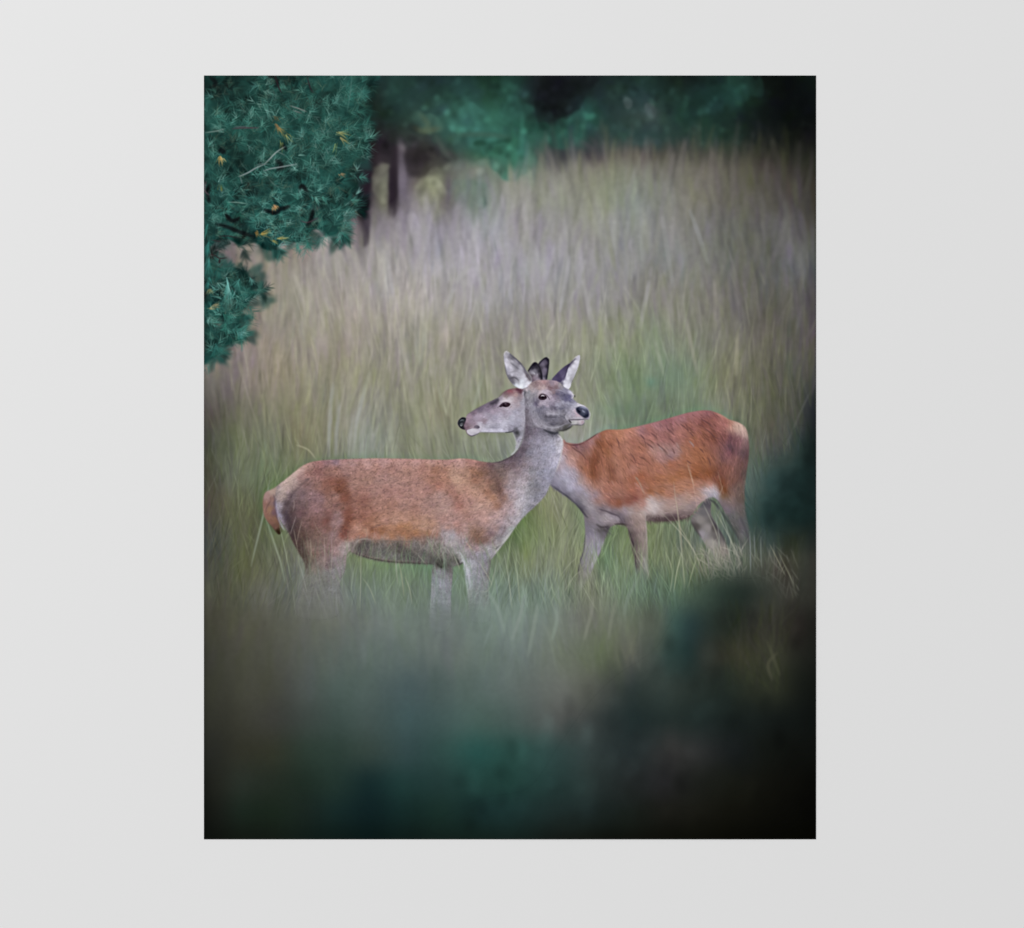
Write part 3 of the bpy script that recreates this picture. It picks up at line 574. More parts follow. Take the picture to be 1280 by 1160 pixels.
    pts = '''586 522 9a8592;588 527 917e8e;592 530 94818f;596 522 a393a4;600 520 a898a9;592 516 82707d;600 512 746777;610 508 7a6b7b;610 512 87788a;618 507 786a7b;620 503 564d5a;616 505 574e5b;622 500 55505a;625 498 9a8d98;
626 502 b5a9b5;624 506 a89baa;630 499 b9adb2;636 500 c6bcc2;640 499 b9abb0;632 495 8a7878;633 492 7f6064;636 489 955f66;640 488 8f6468;642 490 9a7477;648 487 6f4854;650 490 6f4e58;645 493 ad8f8d;650 494 8f7a80;644 500 a7949a;650 498 988a94;655 492 a9a5b0;655 500 a3a1ad;652 505 9b98a5;
648 506 a5979f;640 508 b5a9b2;632 511 bbb0bc;625 510 a596a5;620 511 9c8d9d;615 515 a898a8;607 520 a69aaa;612 519 9c92a1;618 522 a19bac;605 526 93828f;600 525 a090a0;612 528 b3adbc;625 518 aaa2b2;630 514 9b8e9c;635 516 aca3b2;625 524 b8b2c2;640 522 b5b3c2;645 515 a9a5b5;650 512 a09ba9;650 525 a5a3b3;654 515 a8a5b1;654 530 a39fac;653 522 a6a2af;
600 530 b9b3c0;600 535 b8b2bd;610 534 b0adba;616 534.5 9a97a6;622 533.5 a5a2b1;630 530 bab8c7;640 530 acaaba;605 538 c3c0cd;615 537.5 c6c3d1;625 537 c3c1d1;632 537.5 b2afbd;640 534 9b98a7;638 538 85828f;645 530 9d9aa9;650 535 9c99a8;644 537 5f5d66;646 541 434346;646 545 66656b;648 550 9a97a2;646 558 a3a1a9;642 546 9f9fa0;643 554 a8aba6;643 562 9fa39e;650 548 a6a3b0;653 540 918f9a;
583 532 85707a;585 535 7b636c;580 535 6a5560;590 533 94838e;584 526 967f8b;582 530 7a6470'''
    sl, m = skin(img, HEAD_B, pts, .55, p=3.6, eps=1.5, sm=.5)
    mottle(img, sl, m, .018, 2, 1.6, .1)
    A = angf('590 525 -10;610 515 -25;630 495 -35;640 515 20;620 530 5;650 530 40;648 555 110;640 500 -10')
    fur(img, sl, m, 1400, A, (1.5, 3.5), .36, .6, .10, .3); fur(img, sl, m, 700, A, (1, 3), .34, .6, .15, .3)
    s = Strokes(); s.path('584 519 593 513 603 508 612 503.5 618 501', '6a5f69', 1.2, 2); s.path('612 505 618 503 622 500', '443d48', 2.3, 2); s.path('624 495.5 630 490.5 636 487.6 644 486', '6a5456', 1.1, 2); s.path('645 487 650 488 651 492', '5f3a47', 2.4, 2)
    s.path('634 489 638 488 641 491', '96585f', 2, 2); s.draw(img, .8, .65)
    # nose
    skin(img, '582.2 522.6 578 521.6 574 524.5 572.2 528.6 573.3 532 576.7 535.5 581.4 537 579.8 533 581 529 582.3 526', '578 523 23262a;575 526 2c3134;579 526 3f4446;574 530 2b2f31;577 530 6b6f70;578 533 2a2829;580 529 3a3038;581 536 443840;581 524 2a2a30', .4)
    s = Strokes(); s.path('575 526.5 577 525 580 525', '8f9694', 1.1, 2); s.path('575.2 530.8 576.5 532.2 578 531', 'b0b2b1', 1.2, 2); s.path('574 529 577 527.6 580.5 527.8', '191b1f', 1.1, 2); s.path('573.5 531 576 534.5 580 536.4', '1f2023', 1, 2); s.draw(img, .38, .9)
    # chin and mouth
    skin(img, '583.6 537.8 588 535.6 593 535.6 597 537 599.5 538.6 597.6 541.5 593.5 543.6 588.4 544.2 584.6 541.8', '586 539 bdb8be;590 538 c9c4cb;594 539 c6c1c8;597 539 beb8c0;589 542 b9b4ba;594 542 a8a4aa', .4)
    s = Strokes(); s.path('582 537 586 535.4 592 533.6 598 531.2', 'b8a3b0', .8, 2); s.path('581.5 536.6 586 536 590 535', '6d5560', 1.2, 2); s.path('584 541.8 588.5 544.8 593 544 599.5 541', '56525a', 1.1, 2); s.path('600 540.7 615 540.7 630 540.8', '77747f', .8, 2); s.path('631 540.6 638 540 643 538', '45444c', 1.6, 2); s.draw(img, .45, .85)
    skin(img, '593 532.6 596 531.4 599 532.6 599.6 534.6 597.5 535.8 594.6 535 592.6 534.2', '595 533 756b78;598 534 625968', .4)
    s = Strokes(); s.path('600 531.5 601.4 534 600.4 536.6', 'd2ccd6', 1.0, 2); s.path('608 534.6 616 534.3 624 534.6', '8b8896', 1, 2); s.path('607 525 611 524.6', '85707f', .8, 2); s.path('597 526 603 525.4', '86727f', 1, 2); s.path('630 512 634 517 640 518', '9b8f9e', .8, 2)
    s.path('627 525 635 526 640 528', 'c9c7d4', .8, 2); s.path('641 541 644 549 644.5 557', 'c0c3c0', .9, 2); s.path('637 530 642 533 646 531', '837e8b', 1.2, 2); s.draw(img, .5, .6)
    # eye
    skin(img, '626 502.5 630 500.4 636 499.6 641 501.4 638 503 632 503', '632 501 cfc5cb;638 501 c6bac0', .7)
    skin(img, '624 507.8 626.8 504.6 630.4 503 634.8 503.1 638 504.8 636.4 507.8 632.4 509.1 628.4 508.3 625.6 509', '630 506.4 1c0f18;635 505 3a2630;627 506 43323d;636 507 3a2830;632 504.6 4b3c46', .35)
    s = Strokes(); s.path('630.6 504.5 633 504.6', '9a8e9a', .8, 2); s.path('626 509.5 632 510.6 638 508.6', 'a08f97', .9, 2); s.path('626 503.6 631 502.4 637 502.8', '5f4b56', .7, 2); s.path('624.6 507 621.5 510', '5d5260', 1, 2); s.path('637 510 640 507', '7d6668', 1, 2); s.draw(img, .4, .75)

def front_deer(img, F):
    legmix = np.clip((YY-np.where(XX < 500, 710, np.where(XX < 570, 730, 722)))/np.where(XX < 500, 66, 60), 0, 1)
    fade = 1-legmix
    # dark far side of the belly
    skin(img, '437 676 455 671 480 668 560 668 585 690 579 704 560 706 541 704.5 520 703.5 488 702 461 697 439 689', '445 678 8d7d79;441 684 6b625f;450 680 4f4a4a;460 682 5a5654;452 688 5c5653;470 676 5e5a56;480 690 646460;500 685 504b49;492 677 55504b;520 680 6f6a66;510 692 444341;500 698 5b5b57;530 695 4d4b47;535 684 6b6561;545 700 36342f;548 690 5d5852;556 702 3d3c38;565 698 66625c;470 697 55574f;480 699 5c5e57;575 700 55544f', 1.0)
    # tail
    sl, m = skin(img, TAIL, '334 620 9a7a70;340 614 a38b7c;332 632 8a6658;337 637 8f6a55;336 648 84604d;342 650 805c4c;345 658 6f5244;348 664 3f3423;343 640 74565a;345 628 6f5a60;350 608 a08c83;340 625 8c6a62;332 642 876252', .9)
    fur(img, sl, m, 260, angf('335 630 100;345 655 60'), (3, 7), .5, .5, .12)
    pts = '''349 612 958680;355 606 ab9488;361 598 b79e8f;368 592 ba9c8d;376 585 b68f80;384 580 ac7a6c;352 622 9c8983;350 633 a0949a;349 644 958ca0;352 652 87797f;356 661 77706a;360 610 a78f86;366 602 a98f84;356 620 9c8880;354 633 8c7f80;
392 578 9f6e64;400 577 9a6a64;410 577 98706e;420 577 93747a;430 577 ab8078;440 577 b08880;460 576 b48a80;480 576 b58a82;500 576 b8897c;520 577 b5877b;540 577 b08474;556 578 ae7f70;575 576 ba8d80;590 577 ad7a6c;602 580 93675c;614 581 6f5453;621 583 75625e;
375 595 a37a70;386 590 96695e;398 588 8f6058;410 588 916558;420 587 a27060;435 585 a1766c;450 586 a5786a;470 585 a9796a;490 585 a8786a;510 586 a87a69;530 586 a87563;545 588 a06d55;556 588 a5735c;
363 620 7c686a;358 630 4f4244;354 640 4a3c3f;359 648 443638;366 640 54403f;372 630 6f5755;366 652 4c3a39;378 618 7d6262;376 640 6b4e4d;385 606 88655f;390 618 866665;398 606 8d6458;372 660 54403a;368 670 473930;364 660 40332e;375 680 4b3b31;380 692 4d4136;384 702 55493f;383 712 625b50;378 668 5d463c;383 655 75564f;
400 625 8d6a6a;396 636 8b6664;404 645 8a635a;392 655 7b554b;388 670 6c5348;395 668 7d5f53;392 690 7a6053;400 690 7f675c;388 680 7a6455;405 675 81645a;410 660 835c52;408 605 8f5d4c;415 603 8b5644;425 605 84503c;424 612 7a4732;412 612 8f5f4e;420 620 946a5c;412 630 8f675a;420 632 8a6056;430 622 7f4c3a;428 635 8c5f50;
434 640 8a5444;436 650 7a4633;432 660 7e4836;430 668 80483a;422 642 967370;425 652 92716c;412 642 83574e;408 650 78493f;416 655 8f6d68;416 668 8b6e6a;422 678 8f6d66;440 668 a5715d;447 660 b07d68;452 668 b0765a;441 655 9b664e;405 690 8f746c;412 685 8d6b66;420 690 967a76;428 684 9a8783;432 690 9a8b88;436 683 a2968f;412 696 7b6362;402 702 857168;395 712 7f7467;392 722 75746a;400 722 777269;410 706 756361;418 700 8b7c7c;425 702 8d8080;428 712 857e80;418 715 807b7c;408 718 75726f;398 735 72726c;412 735 7b7b77;425 728 7b7b78;385 725 696b60;400 755 6f716b;415 755 75776f;388 755 6b6d65;
443 605 a57868;450 615 98695a;445 628 8d5f4f;455 625 976252;447 640 9a6655;460 640 a06b58;460 600 a37867;475 600 a97d70;470 615 a47668;490 600 aa7e70;485 615 a57568;505 600 a97c6c;500 615 a6776a;520 605 a8796a;515 620 a87b6e;540 600 a2705b;535 612 a7776a;548 606 a8705c;
556 598 aa765e;566 592 b5886e;572 598 be9278;580 602 b98b72;585 594 a87c64;592 590 a87458;600 593 8b6048;594 600 96664e;608 590 86604f;615 595 7c5f56;612 602 8e6450;604 608 a87a60;592 612 bd8e74;582 612 b5846e;600 620 b58772;610 615 a37056;617 608 80604f;
573 620 a4715f;565 612 a87665;575 632 a87264;562 625 ab8377;550 620 ab8578;555 635 a98477;540 628 ab8275;530 632 ab8072;520 635 a97866;505 630 a67a6b;490 632 a4735f;475 630 a37462;465 650 a06a50;458 655 95624a;453 645 905c48;470 655 ad7a5f;482 650 b07d68;495 650 b2836c;508 648 b1816a;
510 658 a8754f;520 654 ad7d62;500 660 a8704a;490 660 b07a58;530 658 b2866a;540 656 b08268;545 664 b28674;535 667 9b6f50;520 667 a5704a;505 668 a26c48;490 668 a5724f;478 664 9b6440;466 662 8b5438;458 664 b58368;470 670 a77460;455 672 a8705c;482 672 a07862;500 673 8f6f5c;520 673 86685a;535 672 76605a;
555 650 ad8174;560 660 aa8073;572 655 a87a6e;580 640 b08374;585 628 b28272;590 645 b18577;600 635 b8917f;605 650 b38a80;600 640 b08578;610 630 b58b78;617 622 ab795c;622 632 a9775f;620 645 b28f86;628 640 a88a85;626 652 ab9090;620 660 a07f78;615 668 84686a;628 662 85777b;633 655 aa9a9c;632 666 989193;
603 665 96705f;598 670 835f48;592 666 98705a;600 676 80604f;608 674 86665c;590 676 8f7468;612 678 8a7a7c;620 674 9a9292;626 672 7b7274;575 662 ab8377;583 668 ac8a80;
547 668 ae8272;554 667 958a8c;560 664 9f9092;565 670 a39ba0;560 676 9b9292;568 680 9d9694;550 676 8f7c78;545 682 857670;556 686 8a8380;562 692 7c7974;570 690 97948f;575 685 8e8a8c;582 678 8f8084;588 682 977f7c;596 684 a08482;604 683 9a8d90;612 684 9d989c;
575 697 9fa09c;583 692 8b8787;590 692 928a90;598 694 918c95;606 695 86828c;612 692 8f8f92;580 700 a6a9ac;586 705 b0b2b8;584 714 a2aab0;592 704 95949c;590 716 9898a2;600 706 8b8892;609 704 807c82;604 716 89858d;610 718 777270;587 728 98a4a6;596 730 908f98;606 730 87858a;590 745 909594;600 748 88898d;608 745 7c7d7a;598 765 84908a;
543 710 6f6a66;550 706 44413c;556 708 4a4642;547 715 85838b;553 714 7d7980;562 712 5f5b58;544 725 9092a0;551 728 9a9ba8;557 728 8a8893;562 720 7d797c;561 745 8a8a94;555 760 8d8f9a;545 745 9899a5;552 748 9394a0;557 745 7d7f80;548 765 8b8f96;
641 662 9ba09a;637 668 a7a7a0;630 674 9a9a96;622 684 a0a09a;640 650 a69c9e;646 650 a19ca0;647 640 a9a0a3;640 640 a89498;636 630 ab8f8c;640 620 a89698;648 630 b3acb1;655 625 b3b0b8;650 615 afa5ab;656 636 9b9aa0;662 634 8a8a8f;655 643 96989a;
648 605 a59a9e;655 608 aaa2a6;655 600 9f949a;660 615 96959a;664 605 85858a;670 612 7d7c82;672 604 84838c;668 622 86868e;675 618 8f8e98;662 625 98979f;680 608 8f8e9b;686 598 9795a5;676 592 8e8c99;665 590 8c8a90;656 590 94898f;684 588 9b9aaa;692 580 a19fb0;696 570 adabbb;700 562 bcb8c2;
701 552 c3bfc4;698 547 b5b2bd;690 552 a6a6b6;690 562 a3a3b4;682 560 9b9bac;680 570 9998a8;672 562 908e9c;670 575 8f8c99;662 565 83808c;660 578 887f88;665 552 847f8c;675 550 9895a6;685 547 9593a2;658 555 6f646d;655 562 63575f;650 567 635861;645 571 5c5057;640 573 5d4f57;
634 577 63535a;626 579 70615f;650 578 7b6d74;642 582 735f62;634 585 6f5a58;626 588 7c665f;630 594 8a7269;640 592 91807f;648 588 867478;655 580 8a7a7e;640 602 9b8a8c;632 603 8c716b;625 598 84685c;621 606 7a5b4f;626 614 855f50;632 614 9f8482;636 608 a09093;630 622 9b7466;
660 542 675d67;658 530 6b616c;659 512 6b6470;660 520 6a626e;659 528 655d68;665 520 7d7682;659 503 79747f;666 538 766e7a;660 538 625a64;666 530 756d79;672 545 87828f;667 525 857d8a;680 540 6f6c78;690 542 55555f;697 543 6b6a72;666 510 8a8793;658 495 7b7883'''
    sl, m = skin(img, FRONT_BODY, pts, .7, p=3.4, eps=5, sm=1.0, fade=fade, sat=.96)
    # keep the far belly in shade below the flank line
    b_sl, b_m = skin(img, '438 683 441 677 447 673.5 456 673 463 673.5 473 674.5 490 675.5 510 676 525 674.5 540 673 552 680 566 690 575 699 573 705 560 706 541 704.5 520 703.5 488 702 461 697 440 690', lighten('447 676 766e68;456 676 57504e;441 684 6b625f;450 682 45413f;460 682 534f4c;452 688 55504c;470 680 5a5652;480 690 5f5f5a;500 685 504b49;492 679 58524d;520 680 6f6a66;510 692 444341;500 698 5b5b57;530 695 54524e;535 684 716b67;540 678 857a73;545 700 45433e;550 688 7a746e;552 702 3b3a36;556 694 6f6b65;565 700 55534d;470 697 62645c;480 699 686a63;475 685 6b6864;490 695 6a6a66;458 680 4b4745;450 675 8d6f62;470 675.5 8a6a5b;490 676 84695c;510 677 86695c;530 675.5 8d7468', .2), 2.2)
    mottle(img, sl, m, .014, 9, 6, .2); mottle(img, sl, m, .03, 3.4, 2.0, .1); mottle(img, sl, m, .03, 1.6, 1.2, .1)
    def form(specs, sg, al):
        s_ = Strokes()
        for q, c, w in specs: s_.path(q, c, w, 2)
        s_.draw(img, sg, al, clip=(sl, m))
    form((('396 579 380 584 366 595 355 608 350 622', 'c9ae9e', 1.2), ('350 628 351 640 356 655', 'a79fae', .7), ('566 590 572 604 577 618', 'c39a80', 1), ('590 600 592 612 600 624', 'c09078', 1), ('420 576 480 575 560 576 600 577', 'bb8c80', .9), ('412 640 420 652 424 668', '9b7974', .8), ('604 640 606 652 600 660', 'bb9084', .8)), 3.2, .55)
    form((('372 612 360 628 358 645 366 665 376 690', '42353a', 1.3), ('430 598 434 616 438 640 434 664', '7b4636', 1.1), ('412 640 409 655 414 668', '744a40', .8), ('556 600 566 622 582 640 586 656', '93604d', .7), ('616 586 622 600 626 616 634 632', '6b4a40', 1), ('600 666 590 671 606 676 620 670', '765243', 1), ('455 650 490 664 530 668 560 664', '94604a', .6), ('448 614 452 632 462 650', '8a5848', .8)), 3.2, .5)
    A = angf('380 590 150;360 605 130;370 650 100;400 640 120;400 690 100;440 600 165;450 660 170;500 600 172;550 590 168;600 590 150;590 640 160;540 650 172;610 660 140;650 600 105;640 580 130;680 560 95;670 530 80;690 590 110;660 630 120;560 670 120;590 720 90;550 740 90;500 665 175')
    fur(img, sl, m, 8000, A, (3, 7), .5, .5, .09, .5, spread=.35)
    fur(img, sl, m, 12000, A, (1.8, 4.2), .34, .6, .17, .4, spread=.45)
    red = lambda x, y: (x > 385) & (x < 632) & (y < 668)
    fur(img, sl, m, 4600, A, (1.5, 4), .34, .75, .05, .2, light=-.34, spread=.8, where=lambda x, y: red(x, y) & (rng.random(len(x)) < np.clip(1.15-(y-575)/75, .12, 1)))
    fur(img, sl, m, 1800, A, (1.5, 3.6), .34, .45, .05, .3, light=.22, spread=.8, where=red)
    fur(img, sl, m, 2600, A, (1.5, 4), .34, .7, .05, .3, light=-.3, spread=.7, where=lambda x, y: (x > 625) & (y < 645) & (x < 680+0*y))
    fur(img, sl, m, 2000, A, (1.5, 4), .34, .5, .05, .3, light=.15, spread=.5, where=lambda x, y: (x > 625) & (y < 650))
    fur(img, b_sl, b_m, 900, angf('500 690 100'), (3, 10), .45, .55, .2, .2, spread=.45)
    fur(img, b_sl, b_m, 160, angf('500 690 -100'), (8, 18), .4, .5, .05, .2, light=.4, spread=.4, taper=2)
    s = Strokes()
    # darker marks of the coat
    for p_, w in (('589 592 594 596 599 598', 1.6), ('595 593 600 598', 1.3), ('604 584 612 587 617 592', 1.6), ('617 590 622 600 625 610 630 618', 1.5), ('577 612 584 622 590 634', 1.0), ('621 603 626 614', 1.3), ('410 628 420 632 430 629', 1.3), ('412 632 406 640', 1.1), ('432 592 438 596', 1), ('441 590 447 588', 1), ('461 661 472 657 480 654', 1.6), ('478 655 490 653', .8), ('423 660 430 668 438 672', 1.4), ('600 650 596 660', .8), ('634 648 637 652', 2), ('632 656 630 664 626 670', 1.6), ('620 672 616 678 622 684', 1.6)):
        s.path(p_, '5e4743', w, 2)
    s.draw(img, .8, .32)
    # shadowed haunch hairs over the pale rump
    s = Strokes(); k = 90; t = rng.random(k)
    x = np.interp(t, [0, .5, 1], [385, 363, 353]); y = np.interp(t, [0, .5, 1], [597, 618, 640])
    s.add(x+3, y, math.pi*.93+rng.normal(0, .3, k), rng.uniform(3, 8, k), np.tile(hexc('5d4a4c'), (k, 1)), curve=-.3, w=.7); s.draw(img, .5, .5)
    s = Strokes(); s.path('341 617 344 624 344.5 634 347 648 352 658', '62525c', 1.2, 2); s.path('339 625 334 633 332 640', '6a4f4a', 1, 2); s.path('347 645 351 655 356 663', 'a79fae', 1.6, 2); s.path('345 626 345.5 636 349 650', 'a39bb5', 1.3, 2); s.path('346 660 349 667 352 663', '3a2f20', 2, 2); s.draw(img, .7, .7)
    # edge lights and darks
    s = Strokes(); s.path('440 690 442 684 446 677 453 673.8 460 674 466 677', 'a89d93', .9, 2); s.path('462 676 480 676 500 677 520 677', '6f645b', 1.1, 2); s.path('444 691 460 697 488 702 520 703.8 543 705', '3c3b37', 1.2, 2); s.path('432 700 436 694 440 690', 'a09c92', .8, 2)
    s.path('570 690 576 692 580 702 585 716 588 734', 'bec0c6', 2.2, 2); s.path('579 703 582 720 585 742', 'a9b7b6', 1.6, 2); s.path('590 700 600 712 606 728', 'a3a0a6', 1.3, 2); s.path('641 662 634 672 624 684 619 692', 'b9bab3', 2.0, 2); s.path('629 679 624 683 618 688', '4e4b4c', 1.3, 2)
    s.path('612 696 612 706 610 720', '655f5c', 1.6, 2); s.path('546 704 552 709 556 705', '302f2b', 3.2, 2); s.path('571 698 575 706', '2f2f2b', 1.6, 2)
    s.draw(img, .75, .75)
    s = Strokes(); s.path('702.8 549 703.6 556 702 565 699.5 576 694.5 590', 'cbc4c4', 1.6, 2); s.path('697 543 701 547 703.2 551', 'd3cdca', 1.3, 2); s.path('616 578.6 624 577.6 631 575 641 569.5 647.4 562.8', '4c4247', 1.6, 2); s.path('648 561 652 553.5 654.6 543 656.5 530', '8c8b90', 1.0, 2); s.draw(img, .6, .75)
    s = Strokes(); k = 90; x = rng.uniform(546, 582, k); y = rng.uniform(662, 690, k)
    s.add(x, y, 1.25+rng.normal(0, .35, k), rng.uniform(4, 11, k), np.tile(hexc('b4adae'), (k, 1))*(1+rng.normal(0, .12, (k, 1))), w=.7); s.draw(img, .5, .45)
    # ---- ears
    pts = '632 441 9b989c;631 446 a3a0a8;633 450 c9c6d2;634 456 d0cdd8;638 458 c0bdc9;640 452 a8a5ae;637 446 77747c;641 448 6b6870;645 453 99969f;642 456 8d8a93;646 460 85828b;644 463 94919a;640 463 b5b2bd;636 462 9a97a2;635 467 a39fab;640 468 c5c2ce;646 468 a9a6b1;651 465 bab8c3;651 458 a9a6b0;649 454 7a7780;655 463 8b8892;654 470 d0cfda;659 470 7a7077;657 474 d5d5df;662 474 8a7f86;660 479 dcdde6;652 476 d8dce4;645 474 b5b2bb;641 473 66636b;638 473 615e66;640 477 6f6c74;645 473 63606a;647 476 9b99a2;646 480 cfd3da;652 482 d5dae0;657 482 d8dae3;636 470 77747c;648 470 b7b5c0;661 482 cbbcc4'
    sl, m = skin(img, EAR_L, pts, .5, p=3.2)
    mottle(img, sl, m, .03, 2, 3, .1)
    fur(img, sl, m, 500, angf('635 450 60;650 470 30;640 470 20;655 480 150'), (2, 5), .4, .5, .12, .1)
    s = Strokes(); s.path('630 444 631 440.6 633 439.3 637 441.4', 'cfccc0', 1.0, 2); s.path('637 442.6 645 449 652 456 657 464 662 471 664.6 476.5', '4d4a53', 1.7, 2); s.path('655 463 659 470 663 476', '5a5058', 2.2, 2); s.path('631.3 455 632.5 464 636 472.5 640.5 479', '65626b', 1.3, 2)
    s.path('638 473.5 642 471.6 646 473.5 648.5 476', '57545d', 2, 2); s.path('638 453 643 457 648 461', '6a6770', 1.3, 2); s.path('640 448 648 456', '807d86', 1, 2); s.path('636 466 645 464 650 466', '8b8892', 1, 2); s.path('640 476 644 481', '6a6770', 1.2, 2); s.draw(img, .6, .65)
    pts = '693 473 5a5069;698 470 4b4160;702 466 5a516e;707 460 524a68;710 456 4d4560;698 475 4c4262;704 474 6b6280;694 476 605570;714 452 6f6b75;718 449 77747c;722 447 b9b7be;720 452 dcdbe2;717 458 d7d6df;712 462 cfced8;708 468 d3d2dc;710 473 dcdbe5;706 477 dddce6;707 482 e0dfe8;711 481 cfced6;714 474 a5a4aa;716 469 b0afb6;713 467 c5c4ce;719 463 b7b6bc;716 476 8f8e90;702 479 6b6478;709 485 d0cfd8'
    sl, m = skin(img, EAR_R, pts, .5, p=3.4)
    skin(img, '690 475 696 467.6 703.6 460.3 711 455 712 456 709.5 461 708 467 706.5 472 703.5 474 700 478 694 476.5', '693 473 584e6a;698 470 4b4160;702 466 5d5472;707 460 524a66;700 474 4c4262;704 471 665d7c;710 457 4b4459', .5)
    fur(img, sl, m, 260, angf('710 465 -60;700 470 -35'), (2, 4), .38, .5, .12, .1)
    s = Strokes(); s.path('704 474 707 468 709 461 712 456 718 450', '3f3850', 1.2, 2); s.path('716 450 720 446 724 444', 'd6d4cc', .9, 2); s.path('724.6 447 723 456 720 466', 'cfced6', .8, 2); s.draw(img, .45, .7)
    # ---- its head
    pts = '''658 487 b3a5aa;656 490 6b6870;661 490 8b8a90;664 484 a3908f;668 482 947c7c;666 488 a8999c;671 480 8f7275;674 485 a58a87;676 480 a88484;680 478 a97f80;680 484 bd9f9c;685 481 98787c;690 479 96808f;695 479 a58994;695 484 886a70;688 486 86666d;700 481 9a9096;702 485 8b8490;705 487 85839a;
660 495 8e8d95;661 503 8a8793;658 500 706c78;664 497 8a8890;668 493 8b868e;671 490 9b9098;675 491 bba8ae;680 490 bfaebb;685 491 b9a8b8;688 496 b2a2b5;690 500 a596ab;688 490 9a8590;692 490 8a7078;693 495 85748a;697 490 7b6f83;
697 492 625c78;702 491 6d6a85;707 490 85839a;701 495 68647e;705 494 5b5878;709 495 625f80;712 496 5f5e84;707 499 605d84;712 500 6a6a90;704 498 6c6a88;697 497 82788f;713 490 b7b5c8;716 492 c9c5cf;715 497 9593a5;698 501 93899c;703 502 9a99ad;710 503 8d8da2;716 502 7f7f94;
684 500 ab9cae;680 503 ada0b0;676 504 a799a8;672 502 6b6275;670 505 67607a;668 500 7b7786;674 507 9a8fa0;683 506 a597a9;688 505 90869a;692 506 7f768a;696 506 a09eb2;700 505 8e8da0;696 509 8b8a9e;690 510 6f687a;694 511 6b6577;700 511 6d6c7f;704 509 7d7c90;708 509 807f92;712 506 8a8ba0;718 506 a2a2b6;723 506 c2c0cb;
676 510 6b6a7a;680 509 77748a;672 512 757385;682 513 7f7c8c;678 516 6f6c7c;686 514 8f8b9a;686 517 9a97a5;692 517 a09dab;698 517 9997a5;704 518 86848f;692 513 837f8f;698 513 8a8896;704 514 75727f;709 513 8d8a9a;
682 521 595765;688 521 5f5d6b;694 521 686674;700 521 6d6b78;705 522 6f6d78;678 521 7b7886;684 525 6b6977;690 526 666472;696 525 72707e;702 526 6c6a77;691 530 5c5a68;697 530 66646f;685 530 7c7986;703 530 5a5760;708 527 77747e;708 522 98959f;
712 515 9b98a8;715 510 9f9dae;718 513 b5aab9;716 519 a59bab;721 520 b39fab;712 520 a5a1ae;711 524 8b8791;716 523 9f98a2;722 523 a8a4ad;728 523.5 a9a5b0;718 509 a6a3b5;
664 506 8d8b98;664 514 8c8997;659 514 6d6672;668 510 8b8897;667 518 8f8b98;672 520 8a8794;670 527 958f9c;675 526 8a8793;664 525 7f7884;659 525 686069;674 531 918d98;680 530 898692;682 534 95929e;690 535 8e8c96;697 534 85838a;703 532 6b6a6c;706 535 52514c;698 537 605f60;686 537 6f6d76;668 534 75707a;661 531 756d79;735 519 8c8a95;731 508 b5b3c0;736 514 9a99a8'''
    sl, m = skin(img, HEAD_A, pts, .5, p=3.6, eps=1.3, sm=.35, sat=.8)
    mottle(img, sl, m, .025, 2, 1.6, .1)
    A = angf('660 500 95;670 515 70;680 480 -150;700 480 -10;690 515 10;705 505 25;690 530 15;665 530 95;715 515 20;675 500 130')
    fur(img, sl, m, 1500, A, (1.2, 3), .36, .6, .12, .25); fur(img, sl, m, 1100, A, (.8, 2.4), .34, .6, .2, .25, spread=.5)
    s = Strokes()
    for p_, c, w in (('657 490 655.5 493 656.5 497', '55525c', 1.6), ('684 483 690 485 694 485.5', '6f5058', 1.0), ('681 479 683 484', '7d5e64', .8), ('694 487 700 488 706 490', 'b5b3c6', .8), ('683 517 690 517.5 698 517.8', 'b0adb9', .9), ('681 520.5 688 521.6 697 521', '4b4955', 1.2), ('697 510.5 702 511 707 508.5', '55546a', 1.1), ('692 508 694 512 697 511', '5c566c', 1), ('700 521 706 519 707 514', '5f5d6a', 1), ('707 519 708 523 710 525', 'c0bcc8', 1.2),
                     ('675 527 681 532 690 534.6 700 533 708 529', 'a5a3ae', 1.5), ('672 512 674 520 678 525', '5f5d6b', 1.2), ('688 506 693 509 699 508', '5e586c', 1.3), ('698 519 704 521 708 526', '605e6a', 1.0), ('680 487 686 488.6 690 492', 'c9bcc8', 1.0), ('706 504 713 505 719 506', 'aaa9bc', 1.0), ('667 497 668 503', '6a6474', 1.3), ('674 480 675 488', 'bfa5a3', 1.2), ('686 529 692 531 698 529', '4f4d5a', 1.0), ('677 509 674 514 676 519', '5f5c6e', 1.1), ('680 517 678 521', '55535f', 1), ('669 501 671 506 675 508', '5f586c', 1.6), ('664 520 668 528 674 533', 'aaa5b2', 1.1), ('663 508 664 520 666 532', '756e7c', .8), ('716.8 492 717 495 714.5 498', 'd6d3da', 1.2), ('718 494 718.6 496.5', '2f2b30', 1.8), ('715 488.6 717.5 491', 'a9a5ad', .8)):
        s.path(p_, c, w, 2)
    s.draw(img, .5, .7)
    # shadow under the jaw
    s = Strokes(); s.path('679 536.6 686 540 693 541.4 699 539.6', '33333b', 2.4, 2); s.path('684 539 692 542 698 541', '3c3c45', 1.8, 2); s.path('699 538.6 706 537.6 712 534.6 716 531.6', '40403c', 2.0, 2); s.path('704 534 709 532 714 529', '55554d', 1.6, 2); s.draw(img, .7, .75)
    # muzzle
    skin(img, '713.6 526.6 718 525.6 724 525.4 728.6 525.2 730 527.4 728 530.2 722 530.4 716 530.2 713.4 528.6', '716 528 a9a8a6;720 528 bfbbbb;725 527 c3b8bd;728 528 a7959b;722 530 8f8c8c', .35)
